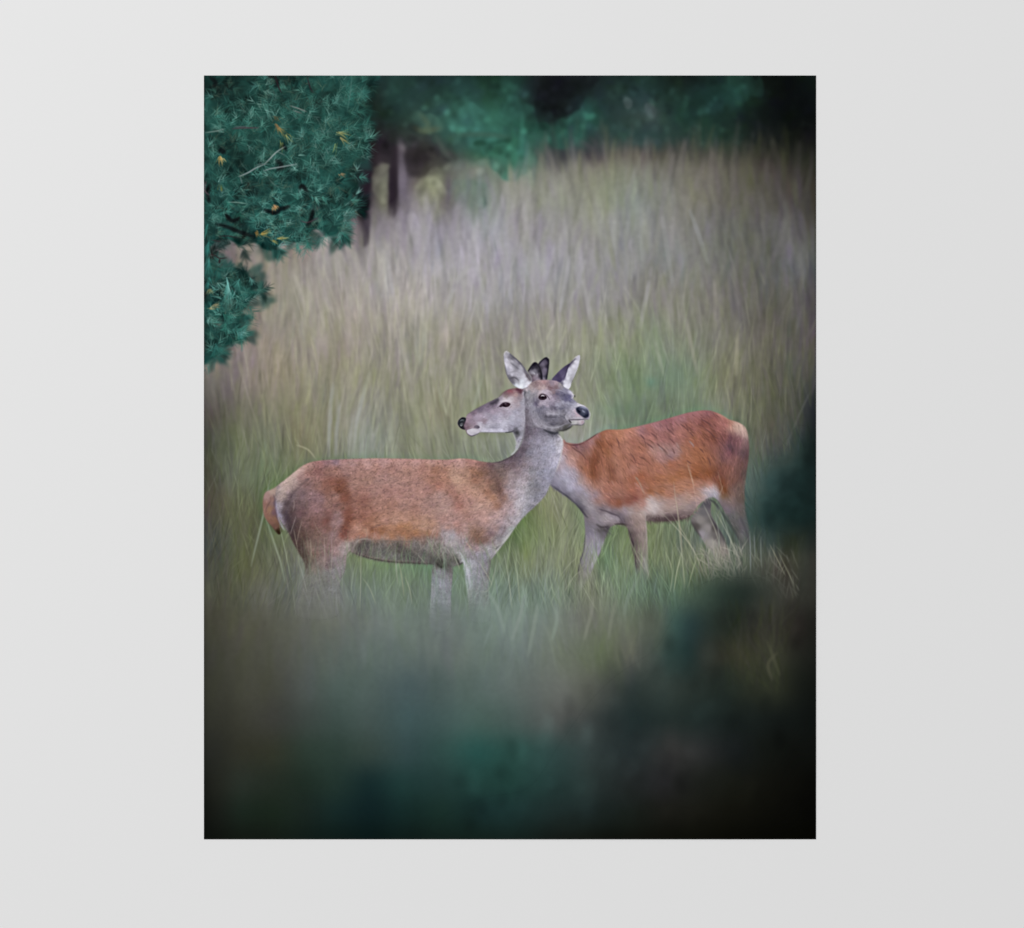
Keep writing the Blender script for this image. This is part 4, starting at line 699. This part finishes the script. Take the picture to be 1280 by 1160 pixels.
    s = Strokes(); s.path('711 524.6 716 524.5 722 524.6 729 524 735 523.8', '37313a', 1.2, 2); s.path('711 525 713 527.4 714.6 528.6', '232023', 1.9, 2); s.path('715 531 722 531.2 728 531 730.4 528', '5a5557', 1.1, 2); s.path('712 523.2 720 522 728 523', 'bdb7c3', .9, 2); s.draw(img, .42, .85)
    skin(img, '719.8 510.6 723 508.4 727.6 508.2 732 509.8 735.2 513 736.2 517 735.4 521 731.6 522.6 728 521 724.4 518.4 721 515', '722 511 2c2e42;725 509.6 42455a;729 510 666b80;732 512 565b70;735 515 42465a;726 513 494c60;729 514 666a7e;724 515 1c1d2e;727 518 3e4256;731 517 505468;733 519 2b2e40;731 521 252837;735 519 34374a', .6)
    s = Strokes(); s.path('721.6 512 723.6 513.8 725.6 514.4', '10111f', 2.2, 2); s.path('731 518 733.6 519.6 735 518', '20233a', 1.4, 2); s.path('724 509.6 729 509.4 733 511.6', '9aa0b8', 1.5, 2); s.path('727.6 512.4 729.6 514.6 731.6 515.4', '9ea4bb', 1.6, 2); s.path('719 508.6 724 506.4 731 507.4', 'cdccd6', 1.0, 2); s.path('736.6 513.6 737.6 518 736.6 522', 'b9b8c4', .9, 2); s.path('718.4 510.6 719 515 722.6 518.6 728.4 522', 'c4a3b2', 1.3, 2); s.draw(img, .4, .85)
    # eye
    skin(img, '673 496.2 675.4 493.4 679 492.9 682.4 494.8 683.6 497.2 681 499.6 677 500.2 674 498.8', '675 495 37252f;678 497 1a1018;681 496 2b1a26;676 499 40303e;682 498.6 33232f', .4)
    s = Strokes(); s.path('673 494.4 677 492.2 682 493.4 685.6 497 687.2 500.4', '2f1f2a', 1.1, 2); s.path('676 495.2 678.4 494.3 680.8 495.2', 'efe8ee', 2.6, 2); s.path('675.6 499 679 499.2 681.6 497.6', '6a5664', .7, 2); s.path('674 500.4 678 502 683 500.6', '8d7d8d', .8, 2); s.draw(img, .36, .9)

def stems(img, spec, sig, al):
    """hand placed grass stems: 'x0 y0 x1 y1 ... colour width;'"""
    s = Strokes()
    for e in spec.replace('\n', '').split(';'):
        t = e.split()
        if len(t) < 6: continue
        s.path(np.array([float(v) for v in t[:-2]]).reshape(-1, 2), t[-2], float(t[-1])*(.75 if sig < .6 else 1), 2)
    s.draw(img, sig, al)

def paint():
    global noise_lean
    nh, nw = int((PY1-PY0)/4)+2, int((PX1-PX0)/4)+2
    noise_lean = resize(blur(resize(rng.standard_normal((24, 20)).astype(np.float32), nh, nw), 3)*1.6, nh, nw)
    F = background(); img = F.copy()
    # broad streakiness of the meadow
    meadow = np.clip((YY-(185+np.clip(700-XX, 0, 260)*.36))/22, 0, 1)*np.clip((900-YY)/200, 0, 1)
    dark_right = 1-.6*np.clip((XX-930)/80, 0, 1)*np.clip((YY-560)/60, 0, 1)
    n = noise(13, 46, 0); n2 = noise(22, 30, 3); n3 = noise(6, 28, 0)
    img *= (1+(n*.05+n3*.045)*meadow)[..., None]; img += n2*np.array([.012, .009, .013], np.float32)*meadow[..., None]
    far_trees(img, F)
    # far meadow, out of focus
    edge_n = blur(noise(7, 400), 2)
    vfar = np.clip((YY-(176+np.clip(700-XX, 0, 260)*.34)+9*edge_n)/28, 0, 1)
    up = -math.pi/2
    grass_layer(img, F, 1500, 255, 1020, 205, 560, (30, 70), 3.6, .45, .10, .9, vfar*np.clip((560-YY)/120, 0, 1), spread=.12)
    grass_layer(img, F, 2600, 255, 1020, 230, 600, (22, 56), 2.0, .45, .12, .8, vfar*np.clip((600-YY)/120, 0, 1), spread=.14)
    grass_layer(img, F, 1500, 255, 1020, 300, 620, (16, 46), 1.2, .42, .12, .9, np.clip((YY-260)/90, 0, 1)*np.clip((640-YY)/80, 0, 1), spread=.16)
    grass_layer(img, F, 900, 255, 1020, 400, 640, (14, 42), .7, .34, .13, .9, np.clip((YY-380)/90, 0, 1)*dark_right, spread=.2, light=.03)
    grass_layer(img, F, 700, 640, 1010, 400, 600, (24, 60), .9, .34, .13, .8, np.clip((YY-380)/60, 0, 1)*dark_right, spread=.14, light=.13, curve=.08)
    grass_layer(img, F, 600, 700, 1000, 420, 620, (14, 50), .5, .42, .16, .8, np.clip((YY-400)/60, 0, 1)*dark_right, spread=.16, light=.12, curve=.1)
    grass_layer(img, F, 500, 300, 640, 440, 620, (24, 60), .9, .28, .10, .8, np.clip((YY-420)/60, 0, 1), spread=.12, light=.07, curve=.08)
    grass_layer(img, F, 420, 270, 1000, 360, 600, (36, 84), 1.0, .42, .06, .5, np.clip((YY-300)/60, 0, 1)*dark_right, spread=.13, light=.16, curve=.08)
    grass_layer(img, F, 300, 270, 1000, 300, 560, (30, 70), 1.6, .4, .06, .5, np.clip((YY-240)/60, 0, 1)*dark_right, spread=.13, light=-.16, curve=.08)
    grass_layer(img, F, 420, 300, 1000, 240, 400, (30, 70), 2.6, .45, .07, .5, vfar, spread=.13, light=.10)
    grass_layer(img, F, 260, 640, 1010, 196, 262, (22, 60), 2.2, .45, .08, .8, None, spread=.14, light=.12)
    stems(img, '''411 572 412 530 416 478 a5a8a2 2.2;419 572 421 540 424 500 9a9d98 1.6;441 574 446 530 455 490 462 465 a0a39a 1.8;436 572 438 545 442 520 a3a59c 1.4;830 470 822 440 815 415 9ba38c 1.6;872 468 864 430 858 398 a2a08c 1.6;
920 470 921 440 922 414 a09c80 2.2;893 400 894 370 892 350 9a938a 2;800 410 806 380 812 350 9c9a98 3;745 420 735 380 728 350 a09e9a 3;515 480 505 440 500 400 a9a496 2.4;610 390 600 350 585 300 a8a5a8 4;560 380 572 350 590 330 a5a3a0 3;640 380 630 330 618 290 a6a3a8 4;
700 390 707 350 712 320 a5a3a6 3;842 360 835 320 828 270 8f908c 3.4;885 330 872 290 862 262 929592 3;770 340 760 290 752 215 8a8b7a 3;560 520 552 500 549 482 a8ab8c 1.4;590 520 600 480 606 452 9aa08c 1.6''', 1.6, .55)
    for cx, cy, rx, ry, c, a in ((796, 482, 30, 22, '6a8668', .28), (814, 478, 9, 7, '5a8a74', .4), (778, 512, 26, 12, '5c7c5c', .5), (850, 470, 22, 20, '6d8a70', .3), (742, 520, 14, 20, '7f9478', .3), (915, 450, 12, 40, '8d8a6c', .25), (290, 640, 30, 40, '59623f', .35), (690, 660, 30, 30, '6f8a55', .3), (658, 690, 8, 25, '7a8a3e', .35)):
        g = np.exp(-(((XX-cx)/rx)**2+((YY-cy)/ry)**2)); over(img, (slice(0, H), slice(0, W)), hexc(c), g*a)
    grass_layer(img, F, 1100, 262, 1000, 235, 560, (14, 36), 2.6, .42, .055, 1.1, vfar*np.clip((580-YY)/80, 0, 1), spread=.16)
    grass_layer(img, F, 700, 262, 1000, 300, 560, (14, 30), 1.7, .4, .07, 1.0, np.clip((YY-270)/60, 0, 1)*np.clip((600-YY)/80, 0, 1), spread=.2)
    # the plane of focus behind the deer
    vmid = np.clip((YY-500)/60, 0, 1)*np.clip((800-YY)/70, 0, 1)*dark_right
    grass_layer(img, F, 2000, 255, 1020, 560, 830, (18, 50), 1.6, .36, .11, .9, vmid, spread=.2)
    grass_layer(img, F, 2600, 255, 1010, 560, 800, (14, 46), .6, .38, .16, .8, vmid, spread=.22, light=.02, curve=.1)
    grass_layer(img, F, 2400, 600, 960, 590, 780, (12, 42), .42, .42, .2, .8, vmid, spread=.24, light=.09, curve=.12)
    grass_layer(img, F, 1200, 255, 620, 600, 770, (12, 42), .42, .36, .17, .8, vmid, spread=.24, light=.05, curve=.12)
    pine(img)
    stems(img, '395 574 385 562 370 556 b5b08c 1.0;337 600 330 640 318 690 314 708 8f9a84 1.8;330 640 340 670 350 700 357 730 8f9c80 1.6', .8, .55)
    rear_deer(img, F)
    front_deer(img, F)
    # foreground grass over the legs, getting softer and softer towards the lens
    leg = np.clip((YY-690)/50, 0, 1)*np.clip((860-YY)/60, 0, 1)*dark_right
    grass_layer(img, F, 420, 340, 640, 716, 800, (16, 50), 1.4, .30, .09, .8, leg, spread=.2)
    grass_layer(img, F, 800, 340, 960, 690, 790, (14, 50), .45, .45, .15, .8, np.clip((YY-655)/30, 0, 1)*np.clip((790-YY)/50, 0, 1)*dark_right, spread=.24, light=.10, curve=.1)
    grass_layer(img, F, 700, 700, 950, 690, 770, (14, 44), .42, .5, .15, .8, np.clip((YY-665)/30, 0, 1)*np.clip((780-YY)/50, 0, 1)*dark_right, spread=.22, light=.18)
    grass_layer(img, F, 300, 360, 640, 700, 780, (14, 44), .5, .42, .13, .8, np.clip((YY-680)/30, 0, 1)*np.clip((790-YY)/50, 0, 1), spread=.2, light=.14)
    stems(img, '''872 640 868 615 861 578 c9a08a .9;868 608 862 590 859 578 c8ab8c 1.2;853 690 850 660 844 620 842 602 bfae92 1.3;856 735 853 700 849 665 846 630 a9ad92 1.3;880 720 868 690 850 665 826 640 b3b09a 1.2;868 690 858 672 838 640 a9a98c 1.0;905 620 900 600 897 588 b5967c .9;
898 622 902 612 904 606 b0a08c .9;902 690 893 660 878 628 a5a594 1.2;925 700 912 672 895 640 a8ab98 1.1;918 690 908 660 898 634 9aa592 1;895 700 899 672 893 640 98a294 1;938 720 938 690 937 664 8f979c 1.4;944 700 943 680 943 668 90979a 1;952 710 951 690 951 670 848d88 1;
982 720 972 700 962 680 979478 1.2;992 730 980 705 972 688 86866c 1.1;812 725 805 700 795 688 a8ad98 1.1;793 690 799 700 806 712 b5ac9c .9;700 720 712 705 722 696 9aa086 1;705 740 718 720 729 712 9fa38a 1;842 740 846 715 852 690 b5b99a 1.2;838 740 840 712 832 690 a9b390 1.0;860 735 866 712 872 696 a5ab88 1;
640 760 636 725 630 690 a0ab94 1.6;650 755 646 715 640 690 9aa688 1.4;622 700 612 735 600 740 a5aa94 .9;598 700 606 714 612 724 615 732 b9b59c .9;580 676 588 684 592 688 c9a08a 1;582 684 592 664 586 660 b58e76 .8;565 690 570 700 575 712 b5b09c 1;450 760 451 720 451 690 a5ab94 1.2;497 730 495 705 494 685 a5a898 1.1;
470 755 462 735 453 722 9ba388 1;505 745 502 720 498 700 a7a888 1;515 755 512 736 506 720 aab096 1;349 655 357 690 364 725 8f9a7c 1.6;388 705 389 690 388 672 b5a38c 1;406 710 406 690 405 668 b5a596 .9;414 715 415 690 414 670 b09f96 1;
370 645 366 658 363 668 b3a59c 1.0;367 660 370 676 372 684 ac9a86 1.0;378 650 374 664 371 680 ab9a86 .9;366 640 368 630 367 624 a8958c 1;402 668 396 660 392 650 a08878 .8;520 690 528 700 534 706 a09a8c .9;545 690 556 684 566 696 a79f94 .8;480 697 486 684 492 674 96917f .7;535 680 545 690 552 702 958f80 .8''', .48, .72)
    # a tangle of pale dry stems at the rear hind feet
    s = Strokes(); k = 150; x = rng.uniform(880, 932, k); y = rng.uniform(690, 728, k)
    s.add(x, y, -math.pi/2-.35+rng.normal(0, .45, k), rng.uniform(8, 26, k), np.tile(hexc('9f998c'), (k, 1))*(1+rng.normal(0, .14, (k, 1))), curve=rng.normal(0, .4, k), w=.8, taper=2); s.draw(img, .5, .5)
    s = Strokes(); k = 60; x = rng.uniform(940, 1000, k); y = rng.uniform(700, 750, k)
    s.add(x, y, -math.pi/2-.2+rng.normal(0, .35, k), rng.uniform(10, 30, k), np.tile(hexc('6f7064'), (k, 1))*(1+rng.normal(0, .14, (k, 1))), w=.8, taper=2); s.draw(img, .6, .4)
    # veil of blurred foreground grass
    full = (slice(0, H), slice(0, W))
    B = blur(F*(1+(noise(22, 50)*.022+noise(11, 60)*.014)[..., None]), 3)
    veil = np.clip((YY-752-18*np.clip((XX-560)/80, 0, 1))/95, 0, 1)
    veil = np.maximum(veil, layer_mask('952 592 970 580 1025 560 1025 662 985 665 955 660 940 645 944 615', 8)*.95)
    veil = np.maximum(veil, layer_mask('860 742 885 722 925 712 965 722 985 745 970 770 940 790 900 800 860 812 835 815 828 790 838 765', 9)*.95)
    veil = np.maximum(veil, np.clip((XX-996)/16, 0, 1)*np.clip((YY-500)/60, 0, 1)*.9)
    over(img, full, B, veil)
    k = 260; x = rng.uniform(560, 1015, k); y = rng.uniform(720, 1040, k); ok = (y-720) > (1000-x)*.55; x = x[ok]; y = y[ok]; k = len(x)
    s = Strokes(); s.add(x, y, rng.uniform(-2.2, -.6, k), rng.uniform(8, 30, k), np.clip(sample(img, x, y)*(1+rng.normal(.03, .22, k))[:, None], 0, 1), curve=rng.normal(0, .4, k), w=1.4, taper=2); s.draw(img, 5.5, .5)
    k = 110; x = rng.uniform(960, 1015, k); y = rng.uniform(580, 665, k)
    s = Strokes(); s.add(x, y, rng.uniform(-3, .2, k), rng.uniform(6, 20, k), np.clip(sample(img, x, y)*(1+rng.normal(.03, .2, k))[:, None], 0, 1), w=1.4, taper=2); s.draw(img, 4, .5)
    v1 = np.clip((YY-745)/40, 0, 1)*np.clip((930-YY)/120, 0, 1)*(1-np.clip((XX-800-(YY-830)*-.7)/60, 0, 1))
    grass_layer(img, F, 520, 255, 820, 790, 900, (30, 80), 4.0, .34, .06, .6, v1, spread=.12)
    grass_layer(img, F, 420, 255, 820, 770, 870, (20, 60), 2.0, .30, .07, .6, v1*np.clip((880-YY)/60, 0, 1), spread=.16, light=.03)
    grass_layer(img, F, 240, 600, 800, 760, 850, (20, 60), 1.2, .34, .09, .8, v1*np.clip((880-YY)/60, 0, 1), spread=.22, light=.06)
    grass_layer(img, F, 200, 900, 990, 780, 870, (18, 50), 1.4, .4, .14, .8, np.clip((XX-890)/30, 0, 1)*np.clip((1005-XX)/30, 0, 1), spread=.3, light=.05)
    stems(img, '''640 800 650 770 655 745 8d9a92 2.2;660 820 668 780 672 755 8c9a8e 2.4;690 800 696 775 694 760 8ea090 2.4;630 790 622 760 610 740 8b9c92 2.4;730 800 738 770 742 745 8d9080 2;760 800 765 770 770 750 858c78 2;780 770 786 745 800 720 7f9080 1.6;965 850 960 830 972 815 5d5a42 1.6;975 845 968 825 958 800 55553e 1.4''', 1.4, .5)
    img *= (1+noise(3, 3)*.006)[..., None]
    e = np.minimum((XX-PX0)/5, (PX1-XX)/3); img *= (.88+.12*np.clip(e, 0, 1))[..., None]
    img = np.clip(img, 0, 1)
    lc = np.clip((YY-190)/40, 0, 1)*np.clip((800-YY)/60, 0, 1)*.55+.25*(YY < 200)
    g = np.exp(-(((XX-905)/110)**2+((YY-850)/110)**2)); img = img+g[..., None]*np.array([.012, .020, .019], np.float32)
    g = np.clip((XX-965)/40, 0, 1)*np.clip((YY-250)/60, 0, 1)*np.clip((560-YY)/80, 0, 1); img = img*(1+.22*g[..., None])
    D = np.zeros((H, W), np.float32)
    for q in (REAR_BODY, FRONT_BODY, HEAD_B, HEAD_A, EAR_L, EAR_R):
        sl, m = mask_poly(P(q), 2.5, pad=10); D[sl] = np.maximum(D[sl], m)
    lc = lc*(1-.75*blur(D, 3*S).clip(0, 1))
    img = img+(blur(img, .6*S)-blur(img, 5*S))*lc[..., None]
    lift = np.clip((YY-190)/50, 0, 1)*np.clip((700-YY)/120, 0, 1)*np.clip((1010-XX)/120, 0, 1)*(1-D)
    img = img*(1+lift[..., None]*np.array([.04, .04, .058], np.float32))
    img = img*(1+D[..., None]*np.array([.02, .015, .035], np.float32))
    img = img+.55*(img-blur(img, .9*S))
    lum = (img*np.array([.3, .59, .11], np.float32)).sum(-1, keepdims=True)
    img = lum+(img-lum)*SAT
    return np.clip(img, 0, 1)
SAT = .80

# ================================================================== the objects
def wx(x): return (x-640.0)*K
def wz(y): return 1.5-(y-580.0)*K

def wall_material():
    m = bpy.data.materials.new('painted_wall'); m.use_nodes = True; nt = m.node_tree; b = nt.nodes['Principled BSDF']
    tc = nt.nodes.new('ShaderNodeTexCoord')
    n = nt.nodes.new('ShaderNodeTexNoise'); n.inputs['Scale'].default_value = 3.0; n.inputs['Detail'].default_value = 4
    nt.links.new(tc.outputs['Object'], n.inputs['Vector'])
    r = nt.nodes.new('ShaderNodeMapRange'); r.inputs['To Min'].default_value = .776; r.inputs['To Max'].default_value = .784
    nt.links.new(n.outputs[0], r.inputs['Value'])
    c = nt.nodes.new('ShaderNodeCombineColor')
    for i in range(3): nt.links.new(r.outputs[0], c.inputs[i])
    nt.links.new(c.outputs[0], b.inputs['Base Color'])
    f = nt.nodes.new('ShaderNodeTexNoise'); f.inputs['Scale'].default_value = 260; f.inputs['Detail'].default_value = 3
    nt.links.new(tc.outputs['Object'], f.inputs['Vector'])
    bp = nt.nodes.new('ShaderNodeBump'); bp.inputs['Strength'].default_value = .015; bp.inputs['Distance'].default_value = .002
    nt.links.new(f.outputs[0], bp.inputs['Height']); nt.links.new(bp.outputs[0], b.inputs['Normal'])
    b.inputs['Roughness'].default_value = .95; b.inputs['Specular IOR Level'].default_value = 0.0
    return m

def box_mesh(name, x0, x1, y0, y1, z0, z1, bevel=0):
    bm = bmesh.new(); bmesh.ops.create_cube(bm, size=1)
    for v in bm.verts: v.co = Vector(((x0+x1)/2+v.co.x*(x1-x0), (y0+y1)/2+v.co.y*(y1-y0), (z0+z1)/2+v.co.z*(z1-z0)))
    if bevel: bmesh.ops.bevel(bm, geom=bm.edges[:], offset=bevel, segments=1, affect='EDGES')
    me = bpy.data.meshes.new(name); bm.to_mesh(me); bm.free(); return me

wall = bpy.data.objects.new('wall', box_mesh('wall', -4, 4, 0, .12, -1.0, 4.5)); col.objects.link(wall)
wall['kind'] = 'structure'; wall.data.materials.append(wall_material())

# the picture, as a generated image
pic = paint()
px = np.ones((H, W, 4), np.float32); px[..., :3] = pic; px = px[::-1]
im = bpy.data.images.new('deer_print', W, H, alpha=False); im.colorspace_settings.name = 'sRGB'
im.pixels.foreach_set(np.ascontiguousarray(px).ravel()); im.update(); im.pack()

def print_material():
    m = bpy.data.materials.new('matte_print'); m.use_nodes = True; nt = m.node_tree; b = nt.nodes['Principled BSDF']
    t = nt.nodes.new('ShaderNodeTexImage'); t.image = im; t.interpolation = 'Cubic'; t.extension = 'EXTEND'
    uv = nt.nodes.new('ShaderNodeUVMap'); uv.uv_map = 'UVMap'
    nt.links.new(uv.outputs[0], t.inputs[0]); nt.links.new(t.outputs[0], b.inputs['Base Color'])
    b.inputs['Roughness'].default_value = .9; b.inputs['Specular IOR Level'].default_value = 0.0
    return m
def paper_material():
    m = bpy.data.materials.new('white_paper'); m.use_nodes = True; nt = m.node_tree; b = nt.nodes['Principled BSDF']
    n = nt.nodes.new('ShaderNodeTexNoise'); n.inputs['Scale'].default_value = 900
    r = nt.nodes.new('ShaderNodeValToRGB'); r.color_ramp.elements[0].color = (.76, .76, .75, 1); r.color_ramp.elements[1].color = (.82, .82, .81, 1)
    nt.links.new(n.outputs[0], r.inputs[0]); nt.links.new(r.outputs[0], b.inputs['Base Color'])
    b.inputs['Roughness'].default_value = .9; b.inputs['Specular IOR Level'].default_value = 0.0
    return m
MP, MW = print_material(), paper_material()

def set_uv(me):
    uv = me.uv_layers.new(name='UVMap')
    for p in me.polygons:
        for li in p.loop_indices:
            co = me.vertices[me.loops[li].vertex_index].co
            uv.data[li].uv = ((co.x/K+640-PX0)/(PX1-PX0), 1-((1.5-co.z)/K+580-PY0)/(PY1-PY0))

TH = .0004                           # sheet thickness
poster = bpy.data.objects.new('poster', None); poster.empty_display_size = .2
poster.location = (wx(637.5), -.0002, wz(PY1)); col.objects.link(poster)
poster['label'] = 'borderless portrait print of two deer in tall grass, flat on a pale grey wall'
poster['category'] = 'poster'
def child(name, me, parent, label=None):
    o = bpy.data.objects.new(name, me); col.objects.link(o); o.parent = parent
    o.matrix_parent_inverse = parent.matrix_basis.inverted()
    if label: o['label'] = label
    return o
me = box_mesh('sheet', wx(PX0), wx(PX1), -.0002-TH, -.0002, wz(PY1), wz(PY0))
me.materials.append(MP); me.materials.append(MW); set_uv(me)
for p in me.polygons: p.material_index = 0 if p.normal.y < -.5 else 1
sheet = child('sheet', me, poster, 'matte paper sheet printed to its edges with a blurred meadow and dark trees')

def printed(name, pts, level, parent, label=None):
    """the outline of a printed figure: a film of ink on the face of the sheet"""
    q = smooth_poly(P(pts) if isinstance(pts, str) else pts, 5)
    q[:, 0] = np.clip(q[:, 0], PX0+.05, PX1-.05); q[:, 1] = np.clip(q[:, 1], PY0+.05, PY1-.05)
    bm = bmesh.new(); y = -.0002-TH-.00002*level
    vs = [bm.verts.new((wx(a), y, wz(b))) for a, b in q]
    es = [bm.edges.new((vs[i], vs[(i+1) % len(vs)])) for i in range(len(vs))]
    bmesh.ops.triangle_fill(bm, use_beauty=True, edges=es)
    for f in bm.faces:
        f.normal_update()
        if f.normal.y > 0: f.normal_flip()
    me = bpy.data.meshes.new(name); bm.to_mesh(me); bm.free()
    me.materials.append(MP); set_uv(me)
    o = bpy.data.objects.new(name, me); col.objects.link(o); o.parent = parent
    o.matrix_parent_inverse = parent.matrix_basis.inverted()
    if label: o['label'] = label
    return o
SKY_TREES = '448 96 1018 96 1018 168 985 172 950 176 905 184 860 188 800 192 760 190 726 194 690 200 664 212 646 224 628 222 612 212 590 206 566 210 548 208 520 216 504 258 494 270 488 250 472 214 466 240 462 286 456 304 450 282 446 250 441 215 452 196 462 175 452 155 449 130'
PINE = '256 95 460 95 457 112 450 128 449 142 454 155 452 166 463 176 458 190 449 200 442 212 449 224 446 238 444 252 446 262 432 268 428 278 432 290 422 298 404 294 396 286 386 296 382 308 364 302 350 308 342 316 330 313 318 304 300 312 292 326 284 322 274 318 266 326 286 336 300 334 313 340 316 352 312 366 325 360 327 368 318 376 306 384 298 396 302 410 304 424 288 432 276 440 266 448 256 454'
BRUSH = '960 582 1018 560 1018 1046 560 1046 600 1000 660 985 700 930 735 880 770 845 815 815 832 790 845 765 870 735 905 722 950 722 985 700 985 668 955 660 944 640 946 610'
printed('printed_forest', SKY_TREES, 1, poster, 'dark blurred forest printed along the top edge of the picture')
printed('printed_pine', PINE, 2, poster, 'teal pine boughs with orange dry tufts printed at the upper left')
rear = printed('printed_deer', REAR_BODY, 3, poster, 'rust red deer standing behind, body to the right')
printed('printed_head', HEAD_B, 4, rear, 'pale face looking left with a narrow dark eye')
printed('printed_ear', EAR_B1, 4, rear); printed('printed_ear', EAR_B2, 5, rear)
front = printed('printed_deer', FRONT_BODY, 5, poster, 'tan deer in front with a long grey neck, body to the left')
printed('printed_tail', TAIL, 6, front)
printed('printed_head', HEAD_A, 7, front, 'grey face looking right with a round dark eye')
printed('printed_ear', EAR_L, 8, front); printed('printed_ear', EAR_R, 8, front)
printed('printed_brush', BRUSH, 9, poster, 'out of focus dark leaves printed at the lower right')
